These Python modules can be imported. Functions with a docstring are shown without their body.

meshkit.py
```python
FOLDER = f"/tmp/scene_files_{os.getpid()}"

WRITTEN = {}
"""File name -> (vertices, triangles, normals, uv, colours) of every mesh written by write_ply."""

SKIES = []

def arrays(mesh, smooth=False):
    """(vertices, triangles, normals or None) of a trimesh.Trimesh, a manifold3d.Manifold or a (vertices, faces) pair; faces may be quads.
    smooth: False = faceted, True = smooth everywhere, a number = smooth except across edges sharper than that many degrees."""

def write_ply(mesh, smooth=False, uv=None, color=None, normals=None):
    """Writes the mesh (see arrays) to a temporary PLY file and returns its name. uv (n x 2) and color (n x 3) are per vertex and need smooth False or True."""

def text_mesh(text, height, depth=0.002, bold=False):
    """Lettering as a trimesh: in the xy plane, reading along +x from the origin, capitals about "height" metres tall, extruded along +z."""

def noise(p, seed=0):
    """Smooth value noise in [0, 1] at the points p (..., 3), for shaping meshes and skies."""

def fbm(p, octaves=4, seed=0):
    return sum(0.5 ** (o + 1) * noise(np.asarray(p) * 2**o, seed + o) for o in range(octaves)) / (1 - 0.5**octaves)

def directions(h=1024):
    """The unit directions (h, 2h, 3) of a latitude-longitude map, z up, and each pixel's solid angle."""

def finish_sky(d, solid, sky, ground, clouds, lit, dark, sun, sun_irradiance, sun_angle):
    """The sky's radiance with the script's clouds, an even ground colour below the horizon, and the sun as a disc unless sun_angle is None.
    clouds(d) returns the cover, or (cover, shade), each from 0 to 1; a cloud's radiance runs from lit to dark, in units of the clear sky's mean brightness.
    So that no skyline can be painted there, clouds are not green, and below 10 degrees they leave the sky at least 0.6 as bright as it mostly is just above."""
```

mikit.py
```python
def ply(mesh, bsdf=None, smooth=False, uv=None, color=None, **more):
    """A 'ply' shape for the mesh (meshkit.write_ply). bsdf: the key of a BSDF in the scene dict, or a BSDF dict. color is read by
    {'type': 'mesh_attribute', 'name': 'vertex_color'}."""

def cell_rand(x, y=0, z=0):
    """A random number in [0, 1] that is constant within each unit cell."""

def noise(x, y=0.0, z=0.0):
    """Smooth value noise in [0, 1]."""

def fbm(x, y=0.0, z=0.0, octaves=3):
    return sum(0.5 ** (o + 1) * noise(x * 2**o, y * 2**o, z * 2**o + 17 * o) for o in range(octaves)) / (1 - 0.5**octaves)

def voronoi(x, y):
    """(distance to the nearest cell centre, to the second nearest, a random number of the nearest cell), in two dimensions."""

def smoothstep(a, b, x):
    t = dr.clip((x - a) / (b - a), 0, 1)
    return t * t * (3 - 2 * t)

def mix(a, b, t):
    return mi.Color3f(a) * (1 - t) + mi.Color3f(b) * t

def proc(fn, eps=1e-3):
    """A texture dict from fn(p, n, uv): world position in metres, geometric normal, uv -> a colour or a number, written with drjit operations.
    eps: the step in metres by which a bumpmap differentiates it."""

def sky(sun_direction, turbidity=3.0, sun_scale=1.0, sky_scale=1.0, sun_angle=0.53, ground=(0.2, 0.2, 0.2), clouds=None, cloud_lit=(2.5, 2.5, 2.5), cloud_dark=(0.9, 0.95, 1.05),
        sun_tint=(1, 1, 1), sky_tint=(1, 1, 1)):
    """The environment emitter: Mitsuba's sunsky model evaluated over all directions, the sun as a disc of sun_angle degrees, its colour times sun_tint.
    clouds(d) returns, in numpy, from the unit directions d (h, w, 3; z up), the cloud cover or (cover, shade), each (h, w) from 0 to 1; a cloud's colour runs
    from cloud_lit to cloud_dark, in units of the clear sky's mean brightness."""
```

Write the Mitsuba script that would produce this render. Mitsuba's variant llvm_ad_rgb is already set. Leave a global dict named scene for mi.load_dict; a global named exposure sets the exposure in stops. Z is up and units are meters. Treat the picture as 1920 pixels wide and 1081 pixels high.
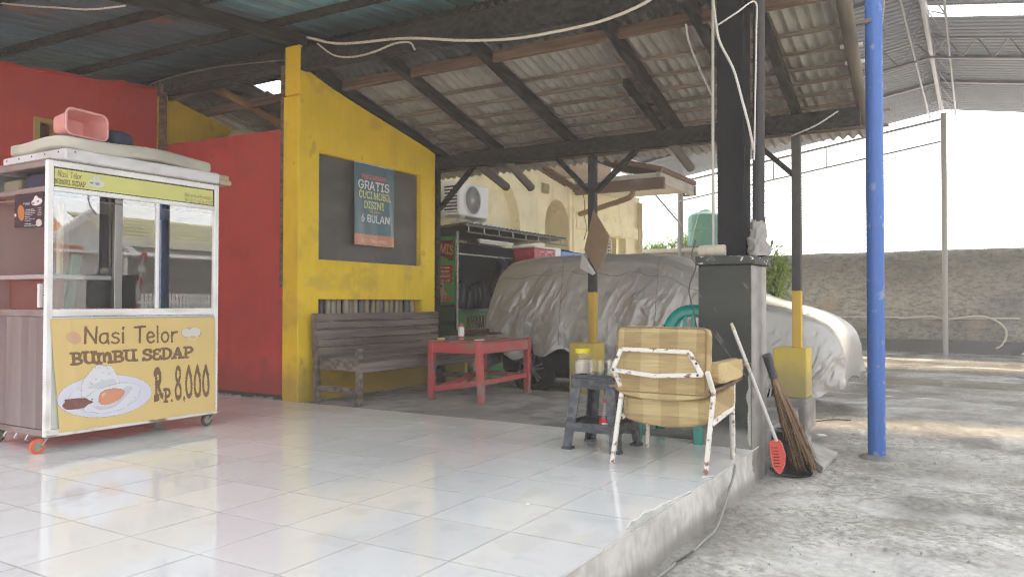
import math, random
import numpy as np, trimesh, mitsuba as mi, drjit as dr
import mikit, meshkit
from shapely.geometry import Polygon, LineString, MultiLineString, Point, MultiPolygon, box as sbox
from shapely.ops import unary_union
from shapely import affinity

T = mi.ScalarTransform4f
scene, labels = {}, {}
RNG = np.random.default_rng(7)
random.seed(7)

# ------------------------------------------------------------------ camera, sky, exposure
EYE = np.array([0.0, 0.0, 1.0])
FWD = np.array([-0.5159932911685977, 0.8564044375795078, 0.01795446359893622])
UPV = np.array([0.00804019169498121, -0.0161172285911566, 0.9998377819726799])
RGT = np.array([0.8565548895351112, 0.51605394508391, 0.0014307259786957016])
FOC = 1443.0
scene['added_haze_air'] = {'type': 'homogeneous', 'albedo': 0.95, 'sigma_t': 0.0042}  # added medium, lifts the darks like veiling lens glare
scene['camera'] = {'type': 'perspective', 'medium': {'type': 'ref', 'id': 'added_haze_air'}, 'fov': math.degrees(2 * math.atan(960 / FOC)), 'fov_axis': 'x', 'near_clip': 0.05, 'far_clip': 3000.0,
                   'to_world': T().look_at(origin=EYE.tolist(), target=(EYE + FWD).tolist(), up=UPV.tolist())}
SUN = np.array([2.4, 4.9, 4.55]) / np.linalg.norm([2.4, 4.9, 4.55])


def cloud_cover(d):
    n = meshkit.fbm(np.stack([d[..., 0] / (d[..., 2] + 0.25), d[..., 1] / (d[..., 2] + 0.25), d[..., 2] * 0 + 3.1], -1) * 1.7, 4, 5)
    c = np.clip((n - 0.36) / 0.3, 0, 1)
    return 0.35 + 0.6 * c, 0.25 * c


scene['sky'] = mikit.sky(SUN.tolist(), turbidity=4, sun_scale=0.6, sky_scale=1.0, sun_angle=3.5, clouds=cloud_cover, cloud_lit=(1.94, 1.9, 1.84), cloud_dark=(.93, .93, .95), sky_tint=(1.03, 1.0, .96), ground=(0.25, 0.24, 0.22))
exposure = 3.75


def at(x, y, ax, c):
    """The point on the plane (axis ax = c) that was measured at pixel x, y of the photograph."""
    d = FWD * FOC + RGT * (x - 960) + UPV * (540.5 - y)
    return EYE + d * ((c - EYE[ax]) / d[ax])


# ------------------------------------------------------------------ helpers
_count = {}


def key(name, parent=None):
    full = name if parent is None else parent + '__' + name
    n = _count.get(full, 0)
    _count[full] = n + 1
    return full if n == 0 else f'{full}_{n:03d}'


def thing(name, label, cat=None, group=None, kind=None, more=None):
    k = key(name)
    labels[k] = {'label': label}
    if cat: labels[k]['category'] = cat
    if group: labels[k]['group'] = group
    if kind: labels[k]['kind'] = kind
    return k


def tri(mesh):
    if hasattr(mesh, 'to_mesh'):
        m = mesh.to_mesh(); mesh = (m.vert_properties[:, :3], m.tri_verts)
    if isinstance(mesh, (tuple, list)) and not isinstance(mesh[0], trimesh.Trimesh):
        v, f = np.asarray(mesh[0], float), np.asarray(mesh[1], int)
        if f.shape[1] == 4: f = np.vstack([f[:, [0, 1, 2]], f[:, [0, 2, 3]]])
        return trimesh.Trimesh(v, f, process=False)
    return mesh


def cat(ms):
    return trimesh.util.concatenate([tri(m) for m in ms])


def shape(mesh, mat, color=None, smooth=False, tint=None):
    """color: one rgb for a vertex_color material; tint(v) -> rgb per vertex."""
    m = tri(mesh)
    if color is None and tint is None:
        return mikit.ply(m, mat, smooth=smooth)
    if smooth not in (False, True):
        m = trimesh.graph.smooth_shade(m, angle=np.radians(smooth), facet_minarea=None); smooth = True
    v = np.asarray(m.vertices)
    c = tint(v) if tint is not None else np.tile(np.asarray(color, float), (len(v), 1))
    return mikit.ply(m, mat, smooth=smooth, color=np.clip(c, 0, 1))


def add(name, mesh, mat, color=None, parent=None, smooth=False, tint=None, label=None):
    k = key(name, parent)
    scene[k] = shape(mesh, mat, color, smooth, tint)
    if label: labels[k] = {'label': label}
    return k


def bx(x0, x1, y0, y1, z0, z1):
    m = trimesh.creation.box((abs(x1 - x0), abs(y1 - y0), abs(z1 - z0)))
    m.apply_translation(((x0 + x1) / 2, (y0 + y1) / 2, (z0 + z1) / 2))
    return m


def cb(x0, x1, y0, y1, z0, z1, c=0.004):
    """A box with chamfered edges."""
    x0, x1 = min(x0, x1), max(x0, x1); y0, y1 = min(y0, y1), max(y0, y1); z0, z1 = min(z0, z1), max(z0, z1)
    c = min(c, (x1 - x0) * .45, (y1 - y0) * .45, (z1 - z0) * .45)
    p = []
    for sx in (0, 1):
        for sy in (0, 1):
            for sz in (0, 1):
                X, Y, Z = (x0, x1)[sx], (y0, y1)[sy], (z0, z1)[sz]
                ix, iy, iz = (c, -c)[sx], (c, -c)[sy], (c, -c)[sz]
                p += [(X, Y + iy, Z + iz), (X + ix, Y, Z + iz), (X + ix, Y + iy, Z)]
    return trimesh.Trimesh(p).convex_hull


def unit(a):
    a = np.asarray(a, float)
    return a / np.linalg.norm(a)


def frame(mesh, o, u, v, w=None):
    """Moves local x, y, z along u, v, w (default u x v) from o."""
    m = tri(mesh).copy()
    u, v = np.asarray(u, float), np.asarray(v, float)
    w = np.cross(unit(u), unit(v)) if w is None else np.asarray(w, float)
    p = np.asarray(m.vertices)
    q = np.asarray(o, float) + p[:, :1] * u + p[:, 1:2] * v + p[:, 2:3] * w
    f = np.asarray(m.faces)
    if np.dot(np.cross(u, v), w) < 0: f = f[:, ::-1]
    return trimesh.Trimesh(q, f, process=False)


def bar(p, q, w, h, up=(0, 0, 1), c=0.003, ext=0.0):
    """A chamfered bar of section w x h from p to q; h lies along up."""
    p, q = np.asarray(p, float), np.asarray(q, float)
    d = unit(q - p); p = p - d * ext; q = q + d * ext
    s = unit(np.cross(d, up)); t = np.cross(s, d)
    return frame(cb(0, np.linalg.norm(q - p), -w / 2, w / 2, -h / 2, h / 2, c), p, d, s, t)


def smoothline(pts, n=8):
    pts = np.asarray(pts, float)
    P = np.vstack([2 * pts[0] - pts[1], pts, 2 * pts[-1] - pts[-2]])
    out = []
    for i in range(1, len(P) - 2):
        a, b, c, d = P[i - 1], P[i], P[i + 1], P[i + 2]
        for t in np.linspace(0, 1, n, endpoint=False):
            out.append(.5 * (2 * b + (c - a) * t + (2 * a - 5 * b + 4 * c - d) * t * t + (3 * b - a - 3 * c + d) * t ** 3))
    return np.array(out + [P[-2]])


def tube(pts, r, n=8, smooth=0, caps=True, flat=1.0):
    """A tube along pts with radius r (one number or one per point)."""
    if smooth:
        k = len(pts)
        rr = np.interp(np.linspace(0, k - 1, (k - 1) * smooth + 1), range(k), np.broadcast_to(r, (k,)))
        pts = smoothline(pts, smooth); r = rr
    pts = np.asarray(pts, float); r = np.broadcast_to(r, (len(pts),))
    t = np.gradient(pts, axis=0); t /= np.linalg.norm(t, axis=1, keepdims=True) + 1e-12
    a = np.cross(t[0], [0, 0, 1] if abs(t[0][2]) < .9 else [1, 0, 0]); a = unit(a)
    rings = []
    for i in range(len(pts)):
        a = unit(a - t[i] * np.dot(a, t[i])); b = np.cross(t[i], a)
        ang = np.arange(n) * 2 * math.pi / n
        rings.append(pts[i] + r[i] * (np.cos(ang)[:, None] * a + flat * np.sin(ang)[:, None] * b))
    v = np.vstack(rings); f = []
    for i in range(len(pts) - 1):
        for j in range(n):
            j2 = (j + 1) % n
            f.append((i * n + j, i * n + j2, (i + 1) * n + j2, (i + 1) * n + j))
    f = np.array(f); f = np.vstack([f[:, [0, 1, 2]], f[:, [0, 2, 3]]])
    if caps:
        e = (len(pts) - 1) * n
        f = np.vstack([f, [(0, j + 1, j) for j in range(1, n - 1)], [(e, e + j, e + j + 1) for j in range(1, n - 1)]])
    return trimesh.Trimesh(v, f[:, ::-1] if False else f, process=False)


def lathe(prof, n=24, o=(0, 0, 0), axis=(0, 0, 1)):
    """Revolves (radius, height) pairs about the axis through o."""
    prof = np.asarray(prof, float); ang = np.arange(n) * 2 * math.pi / n
    w = unit(axis); u = unit(np.cross(w, [1, 0, 0] if abs(w[0]) < .9 else [0, 1, 0])); v = np.cross(w, u)
    V = np.vstack([np.asarray(o, float) + r * (np.cos(ang)[:, None] * u + np.sin(ang)[:, None] * v) + h * w for r, h in prof])
    F = []
    for i in range(len(prof) - 1):
        for j in range(n):
            F.append((i * n + j, i * n + (j + 1) % n, (i + 1) * n + (j + 1) % n, (i + 1) * n + j))
    F = np.array(F)
    return trimesh.Trimesh(V, np.vstack([F[:, [0, 1, 2]], F[:, [0, 2, 3]]]), process=False)


def cyl(p, q, r, n=16, c=0.0):
    L = np.linalg.norm(np.subtract(q, p)); c = min(c, r * .5)
    prof = [(0, 0), (r - c, 0), (r, c), (r, L - c), (r - c, L), (0, L)] if c else [(0, 0), (r, 0), (r, L), (0, L)]
    return lathe(prof, n, p, np.subtract(q, p))


def extr(poly, d):
    gs = [g for g in getattr(poly, 'geoms', [poly]) if not g.is_empty and g.area > 1e-9]
    return cat([trimesh.creation.extrude_polygon(g, d, engine='earcut') for g in gs])


def fine(mesh, edge):
    m = tri(mesh); m = trimesh.Trimesh(m.vertices, m.faces, process=True)
    v, f = trimesh.remesh.subdivide_to_size(m.vertices, m.faces, edge, max_iter=12)
    return trimesh.Trimesh(v, f, process=False)


def grid(fn, nu, nv):
    """A sheet of (nu+1) x (nv+1) points fn(u, v), u and v arrays in 0..1."""
    u, v = np.meshgrid(np.linspace(0, 1, nu + 1), np.linspace(0, 1, nv + 1), indexing='ij')
    P = fn(u, v).reshape(-1, 3)
    i, j = np.meshgrid(np.arange(nu), np.arange(nv), indexing='ij')
    a = (i * (nv + 1) + j).ravel()
    return trimesh.Trimesh(P, np.vstack([np.stack([a, a + nv + 1, a + nv + 2], 1), np.stack([a, a + nv + 2, a + 1], 1)]), process=False)


def wear(base, other, scale, lo, hi, seed=0, amount=1.0, low=None, jitter=0.06):
    """tint: a base colour worn to another where the noise is high; low = extra wear towards z = low."""
    base, other = np.asarray(base, float), np.asarray(other, float)

    def fn(v):
        n = meshkit.fbm(v * scale + seed * 3.7, 4, seed)
        if low is not None: n = n + .22 * np.clip(1 - (v[:, 2] - low) / .18, 0, 1)
        t = np.clip((n - lo) / (hi - lo), 0, 1)[:, None] * amount
        k = 1 + jitter * 2 * (meshkit.fbm(v * scale * .4 + 9, 3, seed + 5)[:, None] - .5)
        return (base * (1 - t) + other * t) * k
    return fn


# ------------------------------------------------------------------ materials
def mat(name, d, two=True):
    scene[name] = {'type': 'twosided', 'bsdf': d} if two else d
    return name


VC = {'type': 'mesh_attribute', 'name': 'vertex_color'}
mat('matte', {'type': 'principled', 'base_color': VC, 'roughness': 0.85, 'specular': 0.3})
mat('dull', {'type': 'principled', 'base_color': VC, 'roughness': 0.7, 'specular': 0.12})
mat('satin', {'type': 'principled', 'base_color': VC, 'roughness': 0.45, 'specular': 0.5})
mat('gloss', {'type': 'principled', 'base_color': VC, 'roughness': 0.2, 'specular': 0.5})
mat('metal', {'type': 'principled', 'base_color': VC, 'roughness': 0.35, 'metallic': 0.9})
mat('vinyl', {'type': 'principled', 'base_color': VC, 'roughness': 0.38, 'specular': 0.45})
mat('pane', {'type': 'thindielectric', 'int_ior': 1.52}, two=False)
mat('reflective_pane', {'type': 'thindielectric', 'int_ior': 2.4}, two=False)
mat('clear_glass', {'type': 'dielectric', 'int_ior': 1.5}, two=False)
mat('clear_plastic', {'type': 'thindielectric', 'int_ior': 1.45}, two=False)
mat('thin_glass', {'type': 'thindielectric', 'int_ior': 1.5}, two=False)
mat('leaf', {'type': 'principledthin', 'base_color': VC, 'roughness': 0.5, 'diff_trans': 0.9, 'spec_trans': 0.0}, two=False)


def pm(name, colfn, rough=0.8, spec=0.4, metallic=0.0, bump=None, bump_scale=1.0, eps=1e-3, **kw):
    d = {'type': 'principled', 'base_color': mikit.proc(colfn), 'roughness': mikit.proc(rough) if callable(rough) else rough, 'specular': spec, 'metallic': metallic, **kw}
    if bump is not None:
        d = {'type': 'bumpmap', 'arbitrary': mikit.proc(bump, eps), 'scale': bump_scale, 'bsdf': d}
    return mat(name, d)


N, FB, SS, MX = mikit.noise, mikit.fbm, mikit.smoothstep, mikit.mix


def plaster(c, dark, dirt_z=0.0):
    def fn(p, n, uv):
        a = FB(p.x * 1.3, p.y * 1.3, p.z * 1.3, 4)
        b = FB(p.x * 9, p.y * 9, p.z * 5, 3)
        s = FB(p.x * 5, p.y * 5, p.z * .7, 4)
        w = FB(p.x * 30 + p.y * 30, p.z * 3.0, 2, 3); e = FB(p.x * 3.3, p.y * 3.3, p.z * 3.3 + 9, 4)
        col = mi.Color3f(c) * (0.72 + 0.32 * a + 0.1 * b + .06 * w)
        col = MX(col, mi.Color3f(dark) * 1.35, .3 * SS(.58, .74, e))
        col = MX(col, mi.Color3f(dark), 0.22 * SS(.58, .85, s) + 0.35 * SS(.70, .82, b))
        return MX(col, mi.Color3f(dark), 0.75 * (1 - SS(dirt_z, dirt_z + .35, p.z - .25 * b)))
    return fn


def plaster_bump(p, n, uv):
    return FB(p.x * 3, p.y * 3, p.z * 3, 3) * .01 + FB(p.x * 40, p.y * 40, p.z * 40, 2) * .0012


pm('yellow_plaster', plaster((.88, .61, .03), (.34, .24, .07)), .6, .35, bump=plaster_bump)
pm('red_plaster', plaster((.53, .072, .06), (.26, .06, .05)), .62, .35, bump=plaster_bump)
pm('pier_plaster', plaster((.62, .47, .10), (.33, .27, .14)), .7, .3, bump=plaster_bump)
pm('cream_plaster', plaster((.92, .84, .58), (.50, .43, .29), 1.0), .85, .25, bump=plaster_bump)


def far_wall_col(p, n, uv):
    a = FB(p.x * .8, p.z * 1.1, 3.0, 4); b = FB(p.x * 7, p.z * 9, 1.0, 4); h = p.z + .24
    col = MX((.30, .295, .275), (.44, .42, .375), SS(.3, .7, a)) * (.85 + .3 * b)
    col = MX(col, (.15, .15, .13), SS(.35, .85, FB(p.x * 9, p.z * 22, 1.0, 4)) * .6)
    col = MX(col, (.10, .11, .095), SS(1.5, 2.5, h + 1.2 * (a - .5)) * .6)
    col = col * (.8 + .4 * FB(p.x * 24, p.z * 24, 2, 3))
    return MX(col, (.47, .38, .27), SS(.63, .75, FB(p.x * .9 + 7, p.z * .8, 5.0, 3)) * (1 - SS(1.0, 1.7, h)) * .8)


pm('far_wall_render', far_wall_col, .9, .2, bump=lambda p, n, uv: FB(p.x * 9, p.z * 9, 0, 4) * .03)


def tile_col(p, n, uv):
    r = mikit.cell_rand(dr.floor((p.x + 1.302) / .45), dr.floor((p.y - 2.441) / .45), 3)
    a = FB(p.x * 1.1, p.y * 1.1, 2, 4); b = FB(p.x * 13, p.y * 13, 7, 3)
    col = mi.Color3f(.69, .69, .68) * (.92 + .08 * r)
    dirt = SS(3.2, 5.6, p.y + 1.4 * (a - .5)) * (.35 + .5 * SS(.4, .75, a)) + .12 * SS(.6, .8, b)
    col = MX(col, (.36, .335, .30), .55 * dr.minimum(dirt, 1))
    tx, ty = (p.x + 1.302) / .45, (p.y - 2.441) / .45
    ex, ey = dr.abs(tx - dr.floor(tx) - .5), dr.abs(ty - dr.floor(ty) - .5)
    edge = SS(.478, .494, dr.maximum(ex, ey)) * (.35 + .65 * FB(p.x * 6, p.y * 6, 3, 3))
    col = MX(col, (.28, .24, .20), .42 * edge)
    scuff = SS(.62, .75, FB(p.x * 5, p.y * 5, 4, 5))
    return MX(col, (.45, .43, .40), .17 * scuff)


def tile_rough(p, n, uv):
    return .03 + .10 * FB(p.x * 1.6, p.y * 1.6, 11, 4) + .12 * SS(3.5, 5.4, p.y)


pm('floor_tile', tile_col, tile_rough, .75)


def screed_col(p, n, uv):
    a = FB(p.x * 1.2, p.y * 1.2, p.z, 4); b = FB(p.x * 11, p.y * 11, p.z * 11, 4)
    col = MX((.19, .182, .172), (.33, .315, .295), SS(.3, .72, a * .6 + b * .4))
    return MX(col, (.12, .115, .108), .6 * SS(.55, .72, FB(p.x * 2.7, p.y * 2.7, 4, 4)))


pm('screed', screed_col, .75, .4, bump=lambda p, n, uv: FB(p.x * 14, p.y * 14, p.z * 14, 4) * .006)


def edge_col(p, n, uv):
    a = FB(p.y * 2.0, p.z * 3, 2, 4); b = FB(p.y * 20, p.z * 20, p.x * 20, 3); s = FB(p.y * 15, p.z * 1.6, 8, 3)
    col = MX((.40, .385, .355), (.56, .545, .51), SS(.3, .7, .6 * a + .4 * b))
    col = MX(col, (.24, .225, .195), .55 * SS(.52, .75, s) * (1 - SS(-.24, .03, p.z)))
    return MX(col, (.22, .205, .185), .8 * (1 - SS(-.24, -.16, p.z - .07 * a)))


pm('edge_render', edge_col, .85, .3, bump=lambda p, n, uv: FB(p.x * 25, p.y * 25, p.z * 25, 4) * .006)


def wet(p):
    return SS(.40, .52, FB(p.x * .45 + 3, p.y * 1.1, 4, 4)) * SS(8.0, 11.5, p.y) * (1 - SS(22.5, 23, p.y))


def ground_col(p, n, uv):
    a = FB(p.x * .55, p.y * .55, 1, 4); b = FB(p.x * 3.1, p.y * 3.1, 2, 4); c = FB(p.x * 30, p.y * 30, 3, 4)
    col = MX((.29, .272, .24), (.60, .58, .535), SS(.28, .72, .3 * a + .3 * b + .4 * c))
    col = MX(col, (.14, .13, .115), .4 * SS(.70, .76, FB(p.x * 55, p.y * 55, 5, 2)))
    col = MX(col, (.58, .565, .53), .55 * SS(.56, .72, FB(p.x * 2.1 + 4, p.y * 2.3, 9, 5)))
    col = MX(col, (.17, .16, .14), .6 * SS(.56, .72, FB(p.x * 1.5 + 9, p.y * 1.5, 6, 4)))
    col = MX(col, (.20, .185, .13), .4 * SS(.55, .7, FB(p.x * .9 + 31, p.y * .9, 5, 3)))
    col = col * (1 - .35 * wet(p))
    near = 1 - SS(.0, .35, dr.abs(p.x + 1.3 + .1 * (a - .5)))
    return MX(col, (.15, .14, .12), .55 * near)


def ground_rough(p, n, uv):
    return .8 - .72 * wet(p)


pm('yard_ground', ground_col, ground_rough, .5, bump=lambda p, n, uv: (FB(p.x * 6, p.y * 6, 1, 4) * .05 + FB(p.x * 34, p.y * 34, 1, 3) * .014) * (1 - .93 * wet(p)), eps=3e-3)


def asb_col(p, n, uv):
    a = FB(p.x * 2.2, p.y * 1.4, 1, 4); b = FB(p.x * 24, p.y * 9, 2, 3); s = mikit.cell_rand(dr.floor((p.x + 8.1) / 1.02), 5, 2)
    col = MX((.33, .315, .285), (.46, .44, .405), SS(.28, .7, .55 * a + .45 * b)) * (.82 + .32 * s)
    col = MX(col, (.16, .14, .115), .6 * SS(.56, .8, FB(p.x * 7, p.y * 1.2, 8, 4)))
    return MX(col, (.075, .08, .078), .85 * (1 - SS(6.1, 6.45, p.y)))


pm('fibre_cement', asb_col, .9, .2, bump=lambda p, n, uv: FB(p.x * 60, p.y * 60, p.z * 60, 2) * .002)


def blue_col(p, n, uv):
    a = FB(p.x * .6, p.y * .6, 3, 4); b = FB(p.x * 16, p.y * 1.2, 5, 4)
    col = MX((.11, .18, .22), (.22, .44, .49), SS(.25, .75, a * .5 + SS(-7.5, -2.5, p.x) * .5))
    col = MX(col, (.07, .10, .12), .4 * SS(.5, .75, b))
    return MX(col, (.26, .15, .085), .6 * SS(.66, .78, FB(p.x * 3, p.y * 1.1, 9, 4)))


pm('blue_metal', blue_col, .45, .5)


def far_roof_col(p, n, uv):
    a = FB(p.x * .35, p.y * 3, 3, 4)
    return MX((.21, .24, .31), (.29, .33, .41), a)


pm('zinc_roof', far_roof_col, .5, .5)


def wood_fn(c0, c1, ax):
    def fn(p, n, uv):
        q = [p.x * 26, p.y * 26, p.z * 26]; q[ax] = q[ax] * .06
        a = FB(q[0], q[1], q[2], 4); b = FB(p.x * 3, p.y * 3, p.z * 3, 3)
        return MX(c0, c1, SS(.25, .75, a)) * (.75 + .5 * b)
    return fn


pm('bench_wood', wood_fn((.095, .078, .068), (.23, .19, .165), 1), .8, .3, bump=lambda p, n, uv: FB(p.x * 60, p.y * 4, p.z * 60, 3) * .002)
pm('dark_timber', wood_fn((.026, .027, .027), (.056, .056, .052), 1), .85, .15)
pm('dusty_batten', wood_fn((.13, .105, .085), (.27, .225, .185), 0), .85, .3)
pm('brown_timber', wood_fn((.105, .07, .052), (.23, .155, .115), 0), .85, .3)


def cover_col(p, n, uv):
    a = FB(p.x * 1.5, p.y * 1.5, p.z * 1.5, 4)
    return MX((.42, .415, .40), (.49, .485, .47), a)


def cover_bump(p, n, uv):
    q = p.x * .5 + p.z * .86; r = p.x * .86 - p.z * .5 + p.y * .3
    f = FB(q * 2.2, r * 11, p.y * 3, 4)
    return dr.abs(f - .5) * -.012 - dr.abs(FB(p.x * 13, p.y * 13, p.z * 9, 3) - .5) * .012


pm('car_cover', cover_col, .40, .5, metallic=.35, bump=cover_bump, eps=3e-3)


def fabric_col(p, n, uv):
    u = p.x * .995 + p.y * .06; v = p.z + .25 * p.y
    a, b = dr.floor((u + 4.02) / .115), dr.floor((v + 2.06) / .125); a, b = a - 2 * dr.floor(a / 2), b - 2 * dr.floor(b / 2)
    k = .5 * a + .5 * b
    col = MX((.47, .37, .195), (.32, .23, .115), k)
    w = FB(p.x * 9, p.z * 130, p.y * 60, 3)
    return col * (.75 + .5 * w)


pm('check_fabric', fabric_col, .9, .2, bump=lambda p, n, uv: N(p.x * 300, p.y * 300, p.z * 300) * .0008, sheen=.3)


def black_paint_col(p, n, uv):
    a = FB(p.x * 5, p.y * 5, p.z * 5, 4); s = FB(p.x * 30 + p.z * 22, p.z * 5 - p.x * 4, p.y * 7, 4)
    col = MX((.035, .038, .036), (.075, .078, .073), a)
    col = MX(col, (.24, .24, .235), .6 * SS(.66, .8, s))
    col = MX(col, (.30, .29, .27), .7 * (1 - SS(.0, .1, p.z - .12 * a)))
    return MX(col, (.55, .55, .53), SS(.64, .7, FB(p.x * 40, p.y * 40, p.z * 40, 3)) * SS(1.255, 1.27, p.z))


pm('black_paint', black_paint_col, .6, .22)
# ------------------------------------------------------------------ ground, platform, floors
def struct(name, mesh, m, label, **k):
    o = add(name, mesh, m, **k)
    labels[o] = {'label': label, 'kind': 'structure'}
    return o


GZ = -0.24
xs = np.concatenate([np.linspace(-70, -9.2, 22), np.arange(-9, -1.5, .3), np.arange(-1.46, 2.6, .045), np.arange(2.8, 8, .4), np.linspace(8.5, 70, 22)])
ys = np.concatenate([np.linspace(-60, .8, 22), np.arange(1.0, 10.5, .045), np.arange(10.6, 24, .12), np.linspace(25, 90, 18)])
gx, gy = np.meshgrid(xs, ys, indexing='ij')
gp = np.stack([gx, gy, gx * 0], -1)
fade = np.clip((2.6 - gx) / .5, 0, 1) * np.clip((gx + 1.5) / .2, 0, 1) * np.clip((gy - .8) / .4, 0, 1) * np.clip((24 - gy) / 2, 0, 1)
fade = fade * (.25 + .75 * np.clip((11.5 - gy) / 3, 0, 1))
gz = GZ + fade * (.028 * (meshkit.fbm(gp * [.9, .9, 1], 3, 2) - .5) + .022 * (meshkit.fbm(gp * 6, 3, 4) - .5) + .05 * np.clip(meshkit.fbm(gp * [2.2, 1.1, 1], 3, 9) - .58, 0, 1))
a = (np.arange(len(xs) - 1)[:, None] * len(ys) + np.arange(len(ys) - 1)[None]).ravel(); b = a + len(ys)
struct('ground', trimesh.Trimesh(np.stack([gx, gy, gz], -1).reshape(-1, 3), np.vstack([np.stack([a, b, b + 1], 1), np.stack([a, b + 1, a + 1], 1)]), process=False),
       'yard_ground', 'rough dusty concrete yard around the tiled platform', smooth=True)

EDGE = -1.306
PL = struct('platform', bx(-8.6, EDGE - .012, -.9, 5.512, -.5, -.012), 'edge_render', 'raised concrete platform under the tiled floor')


def edge_face(u, v):
    y = -.9 + u * 6.27; z = -.30 + v * .29
    q = np.stack([y * 0, y, z], -1)
    d = .03 * (meshkit.fbm(q * [1, 2.2, 5], 4, 3) - .5) - .05 * np.clip(meshkit.fbm(q * [1, 3.1, 2.2], 3, 8) - .62, 0, 1) - .035 * np.exp(-((y - 4.55) / .09) ** 2) * (v < .95)
    x = EDGE + d * (1 - v ** 6) + .018 * (1 - v)
    return np.stack([x, y, z], -1)


add('edge_render', grid(edge_face, 420, 20), 'edge_render', parent=PL, smooth=True)

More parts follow.
